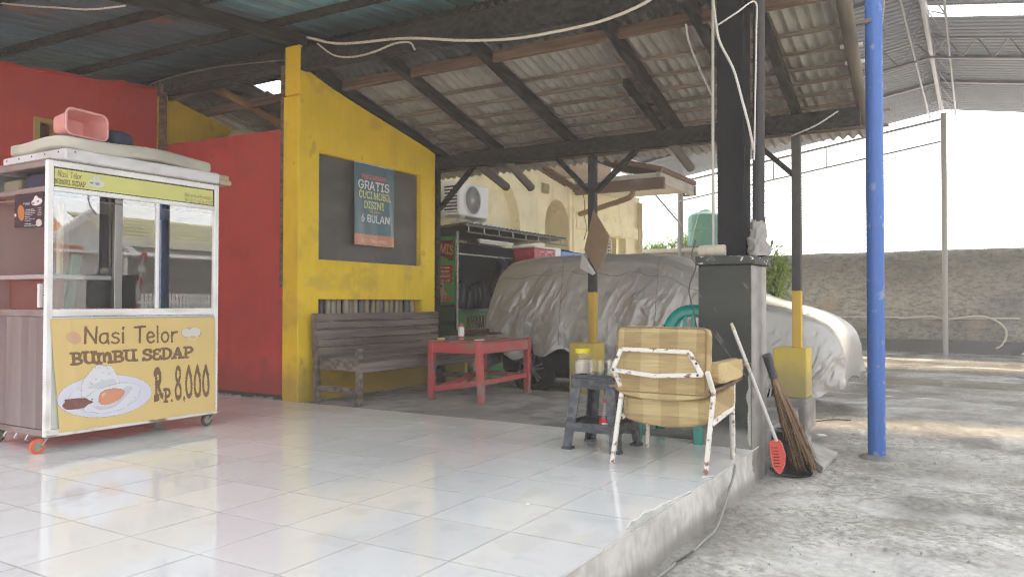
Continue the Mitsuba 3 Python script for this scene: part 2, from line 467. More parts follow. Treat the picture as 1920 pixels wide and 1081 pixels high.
FT = struct('tile_floor', bx(-8.2, EDGE - .165, -.85, 5.505, -.0115, -.0055), 'matte', 'glossy off-white ceramic tile floor of the platform', color=(.17, .15, .13))
brk = []
chip = affinity.scale(Polygon([(-1.28, 3.17), (-1.36, 3.19), (-1.375, 3.26), (-1.40, 3.33), (-1.385, 3.40), (-1.405, 3.50), (-1.37, 3.60), (-1.375, 3.70), (-1.345, 3.80), (-1.335, 3.93), (-1.315, 4.02), (-1.28, 4.06)]), .66, 1, origin=(-1.30, 3.6))
chip2 = Polygon([(-1.28, 4.27), (-1.345, 4.33), (-1.36, 4.38), (-1.31, 4.44), (-1.28, 4.45)])
for i in range(15):
    for j in range(12):
        x1 = -1.302 - .45 * i; x0 = x1 - .45; y0 = .191 + .45 * j; y1 = min(y0 + .45, 5.512)
        if y0 > 5.5: continue
        g = .0025
        P_ = sbox(x0 + g, y0 + g, x1 - g, y1 - g)
        dz = RNG.uniform(-.0005, .0005)
        if i == 0 and P_.intersects(chip.union(chip2)):
            P_ = P_.difference(chip).difference(chip2)
            m = extr(P_, .009); m.apply_translation((0, 0, -.009 + dz))
        else:
            m = cb(x0 + g, x1 - g, y0 + g, y1 - g, -.009, dz, .0012)
            m.vertices[:, 2] += np.where(m.vertices[:, 2] > -.004, (m.vertices[:, 0] - x0) * RNG.uniform(-.0012, .0012) + (m.vertices[:, 1] - y0) * RNG.uniform(-.0012, .0012), 0)
        add('tile', m, 'floor_tile', parent=FT)


def mortar(u, v):
    y = -.85 + u * 6.35; x = EDGE - .17 + v * .17
    q = np.stack([x, y, y * 0], -1)
    return np.stack([x, y, -.0085 + .0075 * meshkit.fbm(q * 22, 3, 2) - .012 * v ** 3], -1)


add('mortar_bed', grid(mortar, 400, 12), 'edge_render', parent=PL, smooth=True)


def screed_fn(u, v):
    x = -5.95 + u * 4.5; y = 5.514 + v * 2.25
    q = np.stack([x, y, x * 0], -1)
    z = -.012 + .012 * (meshkit.fbm(q * 2.5, 3, 1) - .5)
    y = y + v ** 8 * .12 * (meshkit.fbm(q * 2.2, 3, 6) - .5)
    return np.stack([x, y, z], -1)


CF = struct('concrete_floor', grid(screed_fn, 120, 70), 'screed', 'worn grey concrete floor strip behind the tiles', smooth=True)
add('edge_face', cat([bx(-5.95, -1.45, 5.53, 7.66, -.5, -.02), bx(-5.95, -1.45, 7.65, 7.70, -.4, -.06)]), 'screed', parent=CF)
rub = []
for i in range(70):
    y = RNG.uniform(5.75, 7.6); s = RNG.uniform(.004, .016)
    m = trimesh.creation.icosphere(1, s); m.vertices *= RNG.uniform(.6, 1.4, 3); m.vertices += RNG.normal(0, s * .15, m.vertices.shape)
    m.apply_translation((-5.79 + abs(RNG.normal(0, .03)), y, -.004)); rub.append(m)
for i in range(50):
    s = RNG.uniform(.005, .022); m = trimesh.creation.icosphere(1, s); m.vertices *= RNG.uniform(.6, 1.4, 3)
    m.apply_translation((RNG.uniform(-7, -6.05), 5.50 + RNG.normal(0, .012), .004)); rub.append(m)
k = add('rubble', cat(rub), 'matte', (.30, .28, .25)); labels[k] = {'label': 'crumbs of broken plaster along the foot of the walls', 'kind': 'stuff', 'category': 'rubble'}

# ------------------------------------------------------------------ yellow wall with the blackboard
WX = -5.83
W = thing('gable_wall', 'yellow painted gable wall with a framed blackboard and a slot of pipes', 'wall')


def yz(poly, x, d):
    """Extrudes a polygon in (y, z) from x - d to x."""
    return frame(extr(poly, d), (x - d, 0, 0), (0, 1, 0), (0, 0, 1))


def xz(poly, y, d):
    """Extrudes a polygon in (x, z) from y to y + d."""
    return frame(extr(poly, d), (0, y + d, 0), (1, 0, 0), (0, 0, 1))


outer = Polygon([(5.56, -.02), (7.79, -.02), (7.79, 2.865), (7.5, 2.94), (6.6, 3.125), (6.0, 3.255), (5.75, 3.33), (5.62, 3.365), (5.56, 3.37)])
hole1, hole2 = sbox(5.79, 1.432, 7.515, 2.566), sbox(5.79, .76, 7.545, 1.03)
add('plaster', yz(outer.difference(hole1).difference(hole2), WX, .17), 'yellow_plaster', parent=W)


def slate(p, n, uv):
    a = FB(p.y * 2.6, p.z * 6, 1, 4); r = dr.sqrt(dr.square(p.y - 6.5) + dr.square(p.z - 1.3))
    b = FB(r * 11, p.y * .9, 4, 4)
    col = MX((.080, .078, .075), (.135, .132, .127), a)
    return MX(col, (.24, .235, .23), .5 * SS(.52, .8, b) * SS(.4, .7, FB(p.y * 1.7, p.z * 1.7, 7, 3)))


pm('slate', slate, .6, .4)
add('blackboard', bx(WX - .09, WX - .066, 5.80, 7.505, 1.442, 2.556), 'slate', parent=W)
add('frame_reveal', cat([bx(WX - .066, WX - .012, 5.79, 5.80, 1.432, 2.566), bx(WX - .066, WX - .012, 7.505, 7.515, 1.432, 2.566), bx(WX - .066, WX - .012, 5.80, 7.505, 1.432, 1.442), bx(WX - .066, WX - .012, 5.80, 7.505, 2.556, 2.566)]), 'yellow_plaster', parent=W)
add('back_plaster', bx(WX - .19, WX - .172, 5.6, 7.75, 1.2, 2.75), 'yellow_plaster', parent=W)
cols = [(.30, .27, .22), (.17, .165, .16), (.42, .38, .31), (.24, .19, .13), (.13, .13, .135), (.36, .30, .2)]
y = 5.82
while y < 7.5:
    r = RNG.uniform(.022, .04)
    c = cols[RNG.integers(len(cols))]
    add('slot_pipe', lathe([(r * .82, .72), (r, .72), (r, 1.03 + RNG.uniform(.03, .08)), (r * .82, 1.08)], 14, (WX - .11 - RNG.uniform(0, .03), y + r, 0)), 'satin', parent=W, smooth=40, tint=wear(c, np.array(c) * .45, 9, .45, .7, int(y * 10)))
    y += 2 * r + RNG.uniform(.004, .03)
add('slot_back', bx(WX - .30, WX - .28, 5.7, 7.7, .5, 1.2), 'matte', (.03, .03, .03), parent=W)

C_ = thing('corner_pillar', 'tall yellow pillar at the near end of the gable wall', 'pillar')
add('shaft', cb(-6.03, WX + .004, 5.505, 5.562, 3.10, 3.60, .006), 'yellow_plaster', parent=C_)
add('shaft_base', cb(-6.045, WX + .012, 5.50, 5.561, -.02, 3.09, .008), 'yellow_plaster', parent=C_)
add('timber_trim', bar((-6.075, 5.535, 1.15), (-6.07, 5.535, 3.42), .05, .05, (0, 1, 0)), 'brown_timber', parent=C_)

RW = thing('partition_wall', 'low red painted partition wall running left from the yellow pillar', 'wall')
xs_ = np.linspace(-8.03, -6.05, 24)
top = [(x, 2.81 - .045 * (x + 8.03) / 1.98 * 1 + .012 * meshkit.fbm(np.array([x * 4, 0, 0]), 2, 3)) for x in xs_]
add('plaster', xz(Polygon([(-8.03, .05)] + top + [(-6.05, .05)]), 5.53, .1), 'red_plaster', parent=RW)
add('base_course', bx(-8.03, -6.05, 5.55, 5.63, -.02, .05), 'matte', (.09, .085, .08), parent=RW)
RB = thing('side_wall', 'tall red painted side wall behind the food cart with a small vent', 'wall')
t2 = [(y, 3.0 + .095 * y - .055 + .05 * (meshkit.fbm(np.array([y * 5.0, 1, 0]), 3, 4) - .5)) for y in np.linspace(-.9, 5.43, 60)]
body = Polygon([(-.9, -.3)] + t2 + [(5.43, -.3)]).difference(sbox(4.12, 2.55, 4.27, 2.80))
add('plaster', yz(body, -8.03, .14), 'red_plaster', parent=RB)
add('vent_frame', yz(sbox(4.08, 2.51, 4.31, 2.84).difference(sbox(4.13, 2.55, 4.27, 2.80)), -8.0, .10), 'matte', (.42, .33, .13), parent=RB)
add('vent_back', bx(-8.2, -8.15, 4.0, 4.4, 2.4, 2.9), 'matte', (.10, .10, .10), parent=RB)
add('ledge', bar((-8.01, .5, 2.98), (-8.01, 5.42, 3.42), .03, .02, c=.003), 'red_plaster', parent=RB)
add('corner_post', bar((-8.02, 5.485, 2.0), (-8.0, 5.485, 3.5), .07, .06, (0, 1, 0)), 'brown_timber', parent=RB)
BG = thing('inner_gable_wall', 'yellow gable wall in the shadow behind the red partition', 'wall')
add('plaster', yz(Polygon([(5.54, 0), (8.1, 0), (8.1, 2.80), (7.4, 2.97), (5.54, 3.40)]), -8.06, .14), 'yellow_plaster', parent=BG)
add('added_rear_wall', xz(sbox(-8.05, 0, -6.0, 2.6), 7.85, .12), 'yellow_plaster', parent=BG)  # unseen rear wall, added to block light from the room
ball = lathe([(0, -.16), (.1, -.15), (.2, -.06), (.22, .05), (.15, .16), (0, .2)], 20, (0, 0, 0))
ball.apply_translation((-7.35, 6.1, 2.83))
k = add('sack', ball, 'matte', (.55, .47, .32), smooth=True); labels[k] = {'label': 'pale rounded sack showing over the red partition', 'category': 'sack'}

# ------------------------------------------------------------------ blue metal roof over the tiles
def zb(y): return 3.535 + .096 * (y - 3.55)


BR = thing('metal_roof', 'blue-green ribbed metal roof on dark timbers above the tiled floor', 'roof')
prof = [(0, 0), (.05, 0), (.065, .022), (.095, .022), (.11, 0), (.20, 0)]
for i in range(12):
    xa = -10.55 + i * .80
    px = [xa + q * .2 + p0 for q in range(4) for p0, _ in prof[:-1]] + [xa + .82]
    pz = [h for q in range(4) for _, h in prof[:-1]] + [0]
    px, pz = np.array(px), np.array(pz) + (i % 2) * .002
    Y = np.array([1.5, 6.1]); v = []
    for yy in Y: v.append(np.stack([px, px * 0 + yy, zb(yy) + .072 + pz], -1))
    v = np.vstack(v); n_ = len(px)
    f = np.array([(j, j + 1, n_ + j + 1, n_ + j) for j in range(n_ - 1)])
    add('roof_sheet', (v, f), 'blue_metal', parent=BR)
for xa, ya, xb, yb in [(-10.3, 4.05, -8.0, 4.20), (-10.3, 5.06, -8.0, 5.16), (-8.0, 4.20, -1.1, 4.66), (-8.0, 5.16, -1.1, 5.40), (-8.0, 3.22, -1.1, 3.80), (-8.0, 2.25, -1.1, 2.7), (-8.0, 1.6, -1.1, 1.6)]:
    add('purlin', bar((xa, ya, zb(ya) + .035), (xb, yb, zb(yb) + .035), .055, .07), 'dark_timber', parent=BR)
for X, y0 in [(-5.9, 1.5), (-1.6, 1.5)]:
    add('rafter', bar((X, y0, zb(y0) - .065), (X - .01, 5.66, zb(5.66) - .065 + (.015 if X < -5 else 0)), .08, .125), 'dark_timber', parent=BR)
add('ridge_beam', bar((-8.0, 5.57, 3.50), (-1.35, 5.57, 3.37), .09, .23), 'dark_timber', parent=BR)
add('ridge_board', bar((-10.4, 6.08, 3.70), (-.95, 6.08, 3.70), .03, .36), 'dark_timber', parent=BR)
add('added_rear_screen', bx(-9.9, -9.85, -.9, 9.0, 1.5, 3.9), 'matte', (.05, .05, .05), parent=BR)  # dark sheet added to close the bright sky gap past the red wall
add('wall_plate', bar((-8.02, 5.50, 3.47), (-6.1, 5.50, 3.50), .07, .13), 'dark_timber', parent=BR)

# ------------------------------------------------------------------ fibre-cement roof with its rafters
SL = -.23


def zr(y): return 2.87 + SL * (y - 8)          # underside of the rafters


FR = thing('corrugated_roof', 'old grey corrugated fibre-cement roof on dark rafters sloping to the eave beam', 'roof')


def wave_sheet(x0, x1, y0, y1, off):
    n = int(round((x1 - x0) / .1)) * 8
    x = np.linspace(x0, x1, n + 1); h = .021 * np.cos((x - x0) / .1 * 2 * math.pi)
    vs, fs = [], []
    jag = .02 * (meshkit.noise(np.stack([x * 9, x * 0 + y1, x * 0], -1), 3) - .5)
    sag = [0, -.006, 0]
    for s in (0, .006):
        for yy, sg in ((y0, 0), ((y0 + y1) / 2, -.008), (y1, 0)):
            yq = yy + (jag if yy == y1 else 0)
            vs.append(np.stack([x, x * 0 + yq, zr(yq) + .155 + off + sg + h + s], -1))
    v = np.vstack(vs); m = n + 1
    for j in range(n):
        for r in (0, 1):
            fs.append((r * m + j, r * m + j + 1, (r + 1) * m + j + 1, (r + 1) * m + j)); q = 3 * m
            fs.append((q + r * m + j + 1, q + r * m + j, q + (r + 1) * m + j, q + (r + 1) * m + j + 1))
        fs.append((2 * m + j, 2 * m + j + 1, 5 * m + j + 1, 5 * m + j)); fs.append((j + 1, j, 3 * m + j, 3 * m + j + 1))
    return v, np.array(fs)


for i in range(-2, 7):
    x0 = -8.1 + i * 1.02; x1 = x0 + 1.05 if i < 6 else -.93
    o = .0 if i % 2 else .012
    if i == 1:
        add('sheet', wave_sheet(x0, x0 + .36, 6.42, 7.7, o), 'fibre_cement', parent=FR, smooth=50); add('sheet', wave_sheet(x0 + .36, x1, 6.24, 7.7, o), 'fibre_cement', parent=FR, smooth=50); add('sheet', wave_sheet(x0, x1, 7.65, 9.06, o + .014), 'fibre_cement', parent=FR, smooth=50)
        add('sheet', wave_sheet(x0 + .36, x1, 5.66, 6.34, .028 + o), 'fibre_cement', parent=FR, smooth=50)
    else:
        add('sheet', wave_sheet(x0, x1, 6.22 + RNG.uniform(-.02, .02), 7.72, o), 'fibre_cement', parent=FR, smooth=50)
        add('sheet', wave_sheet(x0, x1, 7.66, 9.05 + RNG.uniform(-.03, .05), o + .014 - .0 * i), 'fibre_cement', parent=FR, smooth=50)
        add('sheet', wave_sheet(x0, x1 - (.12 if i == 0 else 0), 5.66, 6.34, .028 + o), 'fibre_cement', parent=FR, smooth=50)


def on_r(x, y, dz): return (x, y, zr(y) + dz)


for xa, ya, xb, yb, w in [(-5.90, 5.6, -5.93, 8.25, .075), (-4.94, 5.5, -5.09, 8.5, .085), (-3.96, 5.55, -4.06, 8.35, .09), (-2.66, 5.5, -2.77, 8.3, .08), (-1.93, 5.5, -1.99, 8.3, .08), (-1.44, 5.5, -1.54, 8.45, .08)]:
    add('rafter', bar(on_r(xa, ya, .05), on_r(xb, yb, .05), w, .10), 'dark_timber', parent=FR)
add('rafter', bar(on_r(-2.90, 6.95, .03), on_r(-2.93, 8.25, .03), .06, .08), 'dark_timber', parent=FR)
add('rafter', tube([on_r(-.80, 5.5, .045), on_r(-.88, 7, .05), on_r(-.94, 8.4, .04)], [.06, .055, .05], 10, smooth=4), 'matte', parent=FR, smooth=True, tint=wear((.17, .15, .125), (.08, .07, .06), 8, .4, .7, 4))
add('rafter', tube([at(400, 163, 1, 5.8), at(470, 200, 1, 6.2), at(545, 242, 1, 6.6)], .05, 10, smooth=4), 'matte', parent=FR, smooth=True, tint=wear((.36, .22, .11), (.2, .11, .06), 7, .4, .7, 2))
for i, yb in enumerate([6.78, 7.09, 7.37, 7.63, 7.87, 8.14, 8.36, 8.7]):
    for xa, xb in [(-8.0, -5.95), (-5.85, -3.35), (-3.4, -.7 - .05 * (i % 3))]:
        dy = RNG.uniform(-.02, .02)
        add('batten', bar((xa, yb + dy, zr(yb + dy) + .117), (xb, yb - dy, zr(yb - dy) + .117), .036, .032, c=.002), 'dusty_batten', parent=FR)
add('purlin', bar((-10.0, 6.2, zr(6.2) + .065), (-.95, 6.2, zr(6.2) + .065), .06, .10), 'brown_timber', parent=FR)
add('purlin', bar(at(300, 190, 1, 5.60), at(540, 124, 1, 5.72), .05, .06), 'brown_timber', parent=FR)
add('eave_beam', bar((-6.02, 8.0, 2.785), (-.93, 8.0, 2.785), .09, .17), 'dark_timber', parent=FR)
for x, y0, y1, z0, z1 in [(-5.45, 8.06, 8.95, 2.80, 2.57), (-4.95, 8.06, 8.75, 2.75, 2.50), (-2.86, 8.0, 8.9, 2.80, 2.60)]:
    add('rafter_tail', tube([(x, y0, z0), (x - .03, y1, z1)], [.05, .055], 12), 'matte', parent=FR, smooth=40, tint=wear((.20, .185, .165), (.10, .09, .08), 6, .4, .7, 8))
for x, y in [(-.95, 7.09), (-.95, 7.37), (-.95, 7.63), (-.95, 7.87)]:
    add('batten_end', bar((x - .03, y, zr(y) + .112), (x + .15, y, zr(y) + .112), .035, .03, c=.002), 'matte', (.62, .60, .56), parent=FR)
WP = thing('wall_post', 'dark timber post standing at the far end of the yellow wall', 'post')
add('shaft', bar((-5.965, 8.0, -.03), (-5.965, 8.0, 2.70), .085, .085, (0, 1, 0)), 'dark_timber', parent=WP)
add('brace', bar((-5.93, 8.02, 2.20), (-5.42, 8.02, 2.68), .05, .07, (0, 1, 0)), 'dark_timber', parent=WP)


def pier_post(name, label, x0, x1, yc, ztop, zbase, shaft_x, braces, yside):
    t = thing(name, label, 'post')
    w = .085
    add('shaft', bar((shaft_x, yc, 1.12), (shaft_x, yc, 2.70), w, w, (0, 1, 0)), 'dull', parent=t, tint=wear((.055, .057, .06), (.16, .15, .14), 6, .55, .8, 3))
    add('painted_foot', bar((shaft_x, yc, ztop), (shaft_x, yc, 1.12), w, w, (0, 1, 0)), 'satin', parent=t, tint=wear((.60, .38, .04), (.25, .18, .09), 7, .5, .75, 2))
    add('pier', cb(x0, x1, yc - .15, yc + .15, zbase, ztop, .008), 'pier_plaster', parent=t)
    for q in braces:
        add('brace', bar((shaft_x + q[0] * .04, yc, q[1]), (shaft_x + q[0] * (.04 + q[2]), yc, 2.71), .05, .075, (0, 1, 0)), 'dark_timber', parent=t)
    return t


P1 = pier_post('pier_post', 'grey post on a low yellow pier behind the stool, carrying a hanging sign', -4.03, -3.72, 8.12, .53, -.3, -3.80, [(-1, 2.28, .42), (1, 2.28, .50)], .3)
P2 = pier_post('pier_post', 'grey post on a yellow pier beside the broom', -1.745, -1.43, 8.12, .55, .06, -1.54, [(-1, 2.3, .42)], .3)
add('plinth', cb(-1.80, -1.405, 7.86, 8.34, -.3, .06, .02), 'screed', parent=P2)

# ------------------------------------------------------------------ main post on the black pedestal
MP = thing('main_post', 'tall dark steel post with a side pipe on a black painted pedestal', 'post')
add('pedestal', cb(-1.683, -1.316, 5.35, 5.75, -.26, 1.262, .006), 'black_paint', parent=MP)
add('side_render', cb(-1.317, -1.306, 5.342, 5.758, -.25, 1.258, .004), 'screed', parent=MP)
pk = [(-1.319, .02)] + [(-1.325 - .030 * meshkit.noise(np.array([z * 14, 3.3, 0]), 2) * math.sin(min(1, (z - .02) / .5) * math.pi) ** .5 - .004, z) for z in np.linspace(.03, .52, 40)] + [(-1.319, .54)]
add('peeled_edge', xz(Polygon(pk), 5.3465, .006), 'edge_render', parent=MP, label='peeling pale edge of the pedestal')
add('pedestal_cap', cb(-1.70, -1.285, 5.33, 5.78, 1.264, 1.325, .006), 'black_paint', parent=MP)
add('shaft', cb(-1.575, -1.385, 5.45, 5.64, 1.326, 3.72, .006), 'dull', parent=MP, tint=wear((.014, .015, .018), (.05, .047, .045), 3, .5, .8, 6))
add('side_pipe', cyl((-1.315, 5.56, 1.326), (-1.30, 5.56, 3.72), .042, 20), 'dull', parent=MP, smooth=40, tint=wear((.05, .05, .055), (.14, .13, .12), 5, .45, .75, 5))
add('conduit', tube([(-1.605, 5.46, 1.33), (-1.606, 5.455, 2.4), (-1.60, 5.455, 3.7)], .011, 8), 'matte', (.42, .40, .36), parent=MP, smooth=True)
m = lathe([(0, 0), (.036, 0), (.043, .012), (.043, .05), (.038, .055), (.043, .06), (.043, .115), (.039, .12), (.043, .125), (.043, .18), (.036, .19), (0, .19)], 20, (-1.70, 5.42, 1.368), (1, .05, 0))
k = add('roll', m, 'matte', (.46, .42, .34), smooth=35); labels[k] = {'label': 'beige cylindrical roll lying on the edge of the black pedestal cap', 'category': 'roll'}
def rag_fn(u, v):
    t = u * 2 * math.pi; n_ = meshkit.fbm(np.stack([np.cos(t) * 2.2, np.sin(t) * 2.2, v * 5], -1), 3, 6)
    r_ = .046 + .075 * np.clip(n_ - .35, 0, 1) * (1.25 - v) + .02 * (1 - v) ** 4
    return np.stack([-1.314 + r_ * np.cos(t), 5.56 + r_ * np.sin(t), 1.328 + .27 * v * (.8 + .4 * n_)], -1)


rag = grid(rag_fn, 44, 30)
k = add('rag', rag, 'matte', (.30, .29, .27), smooth=True); labels[k] = {'label': 'crumpled pale plastic bag tied to the foot of the side pipe', 'category': 'bag'}
bp = cyl((-.69, 6.82, -.27), (-.69, 6.82, 3.9), .066, 32)
k = add('blue_pole', fine(bp, .03), 'satin', smooth=40, tint=wear((.05, .13, .40), (.20, .24, .38), 16, .66, .78, 3, low=-.32)); labels[k] = {'label': 'round blue painted steel pole standing in the yard', 'category': 'pole'}
add('footing', lathe([(.15, GZ - .02), (.125, GZ + .012), (.09, GZ + .022), (.064, GZ + .026)], 28, (-.69, 6.82, 0)), 'screed', parent=k, smooth=True)
# ------------------------------------------------------------------ boundary wall and the yard behind
BW = thing('boundary_wall', 'long weathered grey boundary wall at the far end of the yard', 'wall')
# slightly turned: from (-6.2, 22.4) to (8, 20.9)
wp = lambda x: 22.28 - .09 * (x + 3)
def wallface(u, v):
    x = -7.3 + u * 24; z = -.3 + v * (2.62 + .05 * meshkit.fbm(np.stack([x * .8, x * 0, x * 0], -1), 3, 4))
    q = np.stack([x, x * 0, z], -1)
    return np.stack([x, wp(x) + .05 * (meshkit.fbm(q * [1.2, 1, 2], 3, 2) - .5) + v ** 30 * .22, z], -1)
add('render', grid(wallface, 240, 30), 'far_wall_render', parent=BW, smooth=True)
add('base_band', cat([bar((-7.0, wp(-7) - .06, -.10), (16, wp(16) - .06, -.10), .10, .34, c=.01)]), 'matte', (.17, .17, .175), parent=BW)
k = add('wall_pipe', tube([(x, wp(x) - .05, .62 + .012 * math.sin(x * 2)) for x in np.linspace(-3.3, .9, 30)], .022, 8), 'matte', (.62, .60, .55), smooth=True)
labels[k] = {'label': 'thin pale pipe running along the grey boundary wall', 'category': 'pipe'}
k = add('hose', tube([(-1.7, wp(-1) - .1, .60), (-1.0, wp(-1) - .1, .66), (-.6, wp(-.6) - .2, .60), (.05, wp(0) - .12, .68), (.45, wp(0) - .12, .55), (.62, wp(0) - .12, .30), (.55, wp(0) - .14, .02), (.40, wp(0) - .14, -.1)], .028, 8, smooth=6), 'matte', (.60, .58, .50), smooth=True)
labels[k] = {'label': 'cream hose looping down the boundary wall beside the thin grey pole', 'category': 'hose'}
k = add('hose', tube([(.90, wp(1) - .45, GZ + .02), (1.05, wp(1) - .45, -.09), (1.25, wp(1) - .45, -.03), (1.5, wp(1) - .45, -.10), (1.65, wp(1) - .5, GZ + .02)], .028, 8, smooth=6), 'matte', (.60, .58, .50), smooth=True)
labels[k] = {'label': 'cream hose arching up from the ground before the boundary wall', 'category': 'hose'}

# ------------------------------------------------------------------ high parking roof
RX, RZ, RS = -.65, 5.82, .168
def zp(x): return RZ - RS * abs(x - RX)
PR = thing('parking_roof', 'high ribbed metal gable roof on thin steel trusses over the far yard', 'roof')
ribp = [(0, 0), (.10, 0), (.125, .035), (.175, .035), (.20, 0)]
def rib_sheet(y0, y1, xa, xb):
    ny = int(round((y1 - y0) / .2)); Y, H = [], []
    for i in range(ny):
        for a_, h_ in ribp[:-1]: Y.append(y0 + i * .2 + a_); H.append(h_)
    Y.append(y1); H.append(0); Y, H = np.array(Y), np.array(H)
    v = np.vstack([np.stack([Y * 0 + xx, Y, zp(xx) + .10 + H], -1) for xx in (xa, xb)]); n_ = len(Y)
    return v, np.array([(j, n_ + j, n_ + j + 1, j + 1) for j in range(n_ - 1)])
for i in range(16):
    y0 = 6.4 + i; y1 = y0 + 1.0
    add('sheet', rib_sheet(y0, y1, -7.9, RX), 'zinc_roof', parent=PR)
    if i == 8:
        add('sheet', rib_sheet(y0 + .6, y1, RX, 4.2), 'zinc_roof', parent=PR)
        add('skylight_sheet', rib_sheet(y0, y0 + .6, RX + .1, 4.2), 'pane', parent=PR)
    else:
        add('sheet', rib_sheet(y0, y1, RX, 4.2), 'zinc_roof', parent=PR)
STEEL = (.36, .37, .40)
def truss(a, b, c_, n, r=.022, name='truss'):
    """Chords a-b on top and the parallel one dropped by c_, with a zigzag web."""
    a, b, c_ = map(lambda q: np.asarray(q, float), (a, b, c_))
    ms = [tube([a, b], r, 6), tube([a + c_, b + c_], r, 6)]
    for i in range(n):
        p, q = a + (b - a) * i / n, a + (b - a) * (i + 1) / n
        ms += [tube([p + c_, (p + q) / 2], r * .55, 5), tube([(p + q) / 2, q + c_], r * .55, 5)]
    return cat(ms)
for dx in (-.28, .28):
    add('ridge_truss', truss((RX, 7.4, RZ + .02), (RX, 21.4, RZ + .02), (dx, 0, -.32), 11, .018), 'metal', STEEL, parent=PR)
add('ridge_pipe', tube([(RX - .03, 9.4, RZ - .10), (RX - .03, 21.4, RZ - .10)], .05, 8), 'metal', STEEL, parent=PR)
add('cross_truss', truss((RX, 15.8, zp(RX) - .02), (4.1, 15.8, zp(4.1) - .02), (0, 0, -.36), 10), 'metal', STEEL, parent=PR)
add('cross_truss', truss((-7.5, 15.8, zp(-7.5) - .02), (RX, 15.8, zp(RX) - .02), (0, 0, -.36), 13), 'metal', STEEL, parent=PR)
for yy in (21.75,):
    add('end_truss', cat([tube([(-7.45, yy, 4.50), (RX, yy, 5.55)], .03, 6), tube([(-7.45, yy, 3.95), (RX, yy, 5.0)], .022, 6)] + [tube([(-7.45 + 1.36 * i, yy, 4.50 + .21 * i), (-7.45 + 1.36 * i, yy, 3.95 + .21 * i)], .016, 5) for i in range(1, 5)]), 'metal', STEEL, parent=PR)
add('eave_truss', cat([tube([(-7.45, 10, 4.62), (-7.45, 22, 4.62)], .03, 6), tube([(-7.45, 10, 4.22), (-7.45, 22, 4.22)], .03, 6)] + [tube([(-7.45, 10.6 + .85 * i, 4.22), (-7.45, 10.6 + .85 * i, 4.62)], .014, 5) for i in range(14)]), 'metal', (.50, .50, .50), parent=PR)
for yy in (6.6, 9.0, 11.5, 13.3, 17.4, 19.3):
    add('purlin', cat([bar((-7.8, yy, zp(-7.8) + .06), (RX, yy, zp(RX) + .06), .05, .06)]), 'metal', (.25, .26, .28), parent=PR)
    add('purlin', cat([bar((RX, yy, zp(RX) + .06), (4.15, yy, zp(4.15) + .06), .05, .06)]), 'metal', (.25, .26, .28), parent=PR)
add('tie_rod', tube([(-1.6, 16.5, 5.5), (-.75, 9.6, 5.68)], .012, 5), 'metal', (.6, .6, .6), parent=PR)
k = add('thin_pole', cyl((-.626, 21.1, GZ - .02), (-.626, 21.1, 5.55), .062, 14), 'satin', (.40, .40, .38), smooth=40)
labels[k] = {'label': 'thin pale grey pole in front of the boundary wall', 'category': 'pole'}
k = add('corner_pole', cyl((-7.45, 22.0, GZ - .02), (-7.45, 22.0, 4.7), .085, 14), 'satin', (.16, .165, .17), smooth=40)
labels[k] = {'label': 'dark grey corner pole under the parking roof beside the green tank', 'category': 'pole'}
k = add('side_pole', cyl((4.0, 15.8, GZ - .02), (4.0, 15.8, 4.95), .085, 14), 'satin', (.16, .165, .17), smooth=40)
labels[k] = {'label': 'dark pole on the open right side of the parking roof', 'category': 'pole'}
k = add('brace_rod', tube([at(1214, 348, 1, 20), at(1280, 425, 1, 20.6)], .022, 6), 'metal', (.30, .28, .26)); labels[k] = {'label': 'thin diagonal rod from the tiled canopy down to the dark corner pole', 'category': 'rod'}

# ------------------------------------------------------------------ cream house with arches
BX = -7.6
H = thing('cream_house', 'cream yellow house with arched openings and a rusty canopy', 'house')
def arch(yc, w, z0, zs):
    return Polygon([(yc - w, z0), (yc + w, z0), (yc + w, zs)] + [(yc + w * math.cos(t), zs + w * 1.05 * math.sin(t)) for t in np.linspace(0, math.pi, 28)[1:-1]] + [(yc - w, zs)])
A1 = arch(12.0, .92, 1.2, 2.42); A2 = arch(14.48, .55, 1.2, 2.60)
shell = Polygon([(7.9, -.3), (15.2, -.3), (15.2, 3.47), (14.85, 3.50), (13.1, 3.76), (12.4, 4.1), (12.4, 4.85), (7.9, 4.85)]).difference(A1).difference(A2)  # near part of the top raised to block sky glare on the tiles
add('wall', yz(shell, BX, .22), 'cream_plaster', parent=H)
add('arch_back', yz(A1.buffer(.05), BX - .205, .1), 'cream_plaster', parent=H, label='blind arch recess of cream plaster')
add('arch_back', yz(A2.buffer(.05), BX - .6, .1), 'matte', parent=H, tint=wear((.42, .33, .16), (.2, .17, .1), 1.5, .45, .7, 2), label='deep dark arched opening')
add('reveal', yz(A2.buffer(.06).difference(A2), BX - .205, .4), 'cream_plaster', parent=H)
add('ledge', cb(BX - .1, BX + .03, 13.6, 13.94, 2.28, 2.42, .01), 'cream_plaster', parent=H)
for yy in (15.02, 15.22):
    add('pilaster', cb(BX - .02, BX + .05, yy - .06, yy + .05, -.3, 3.42, .01), 'cream_plaster', parent=H)
S2 = Polygon([(15.25, -.3), (19.15, -.3), (19.15, 3.75), (15.25, 3.75)]).difference(sbox(16.4, 1.5, 18.2, 2.62))
add('wall', yz(S2, BX + .002, .2), 'cream_plaster', parent=H)
add('end_wall', xz(sbox(-11, -.3, BX - .005, 3.75), 18.98, .18), 'cream_plaster', parent=H)
add('band', cb(BX - .05, BX + .07, 15.3, 19.22, 2.64, 2.92, .012), 'cream_plaster', parent=H)
add('window_recess', bx(BX - .35, BX - .3, 16.3, 18.3, 1.4, 2.7), 'matte', (.45, .38, .2), parent=H)
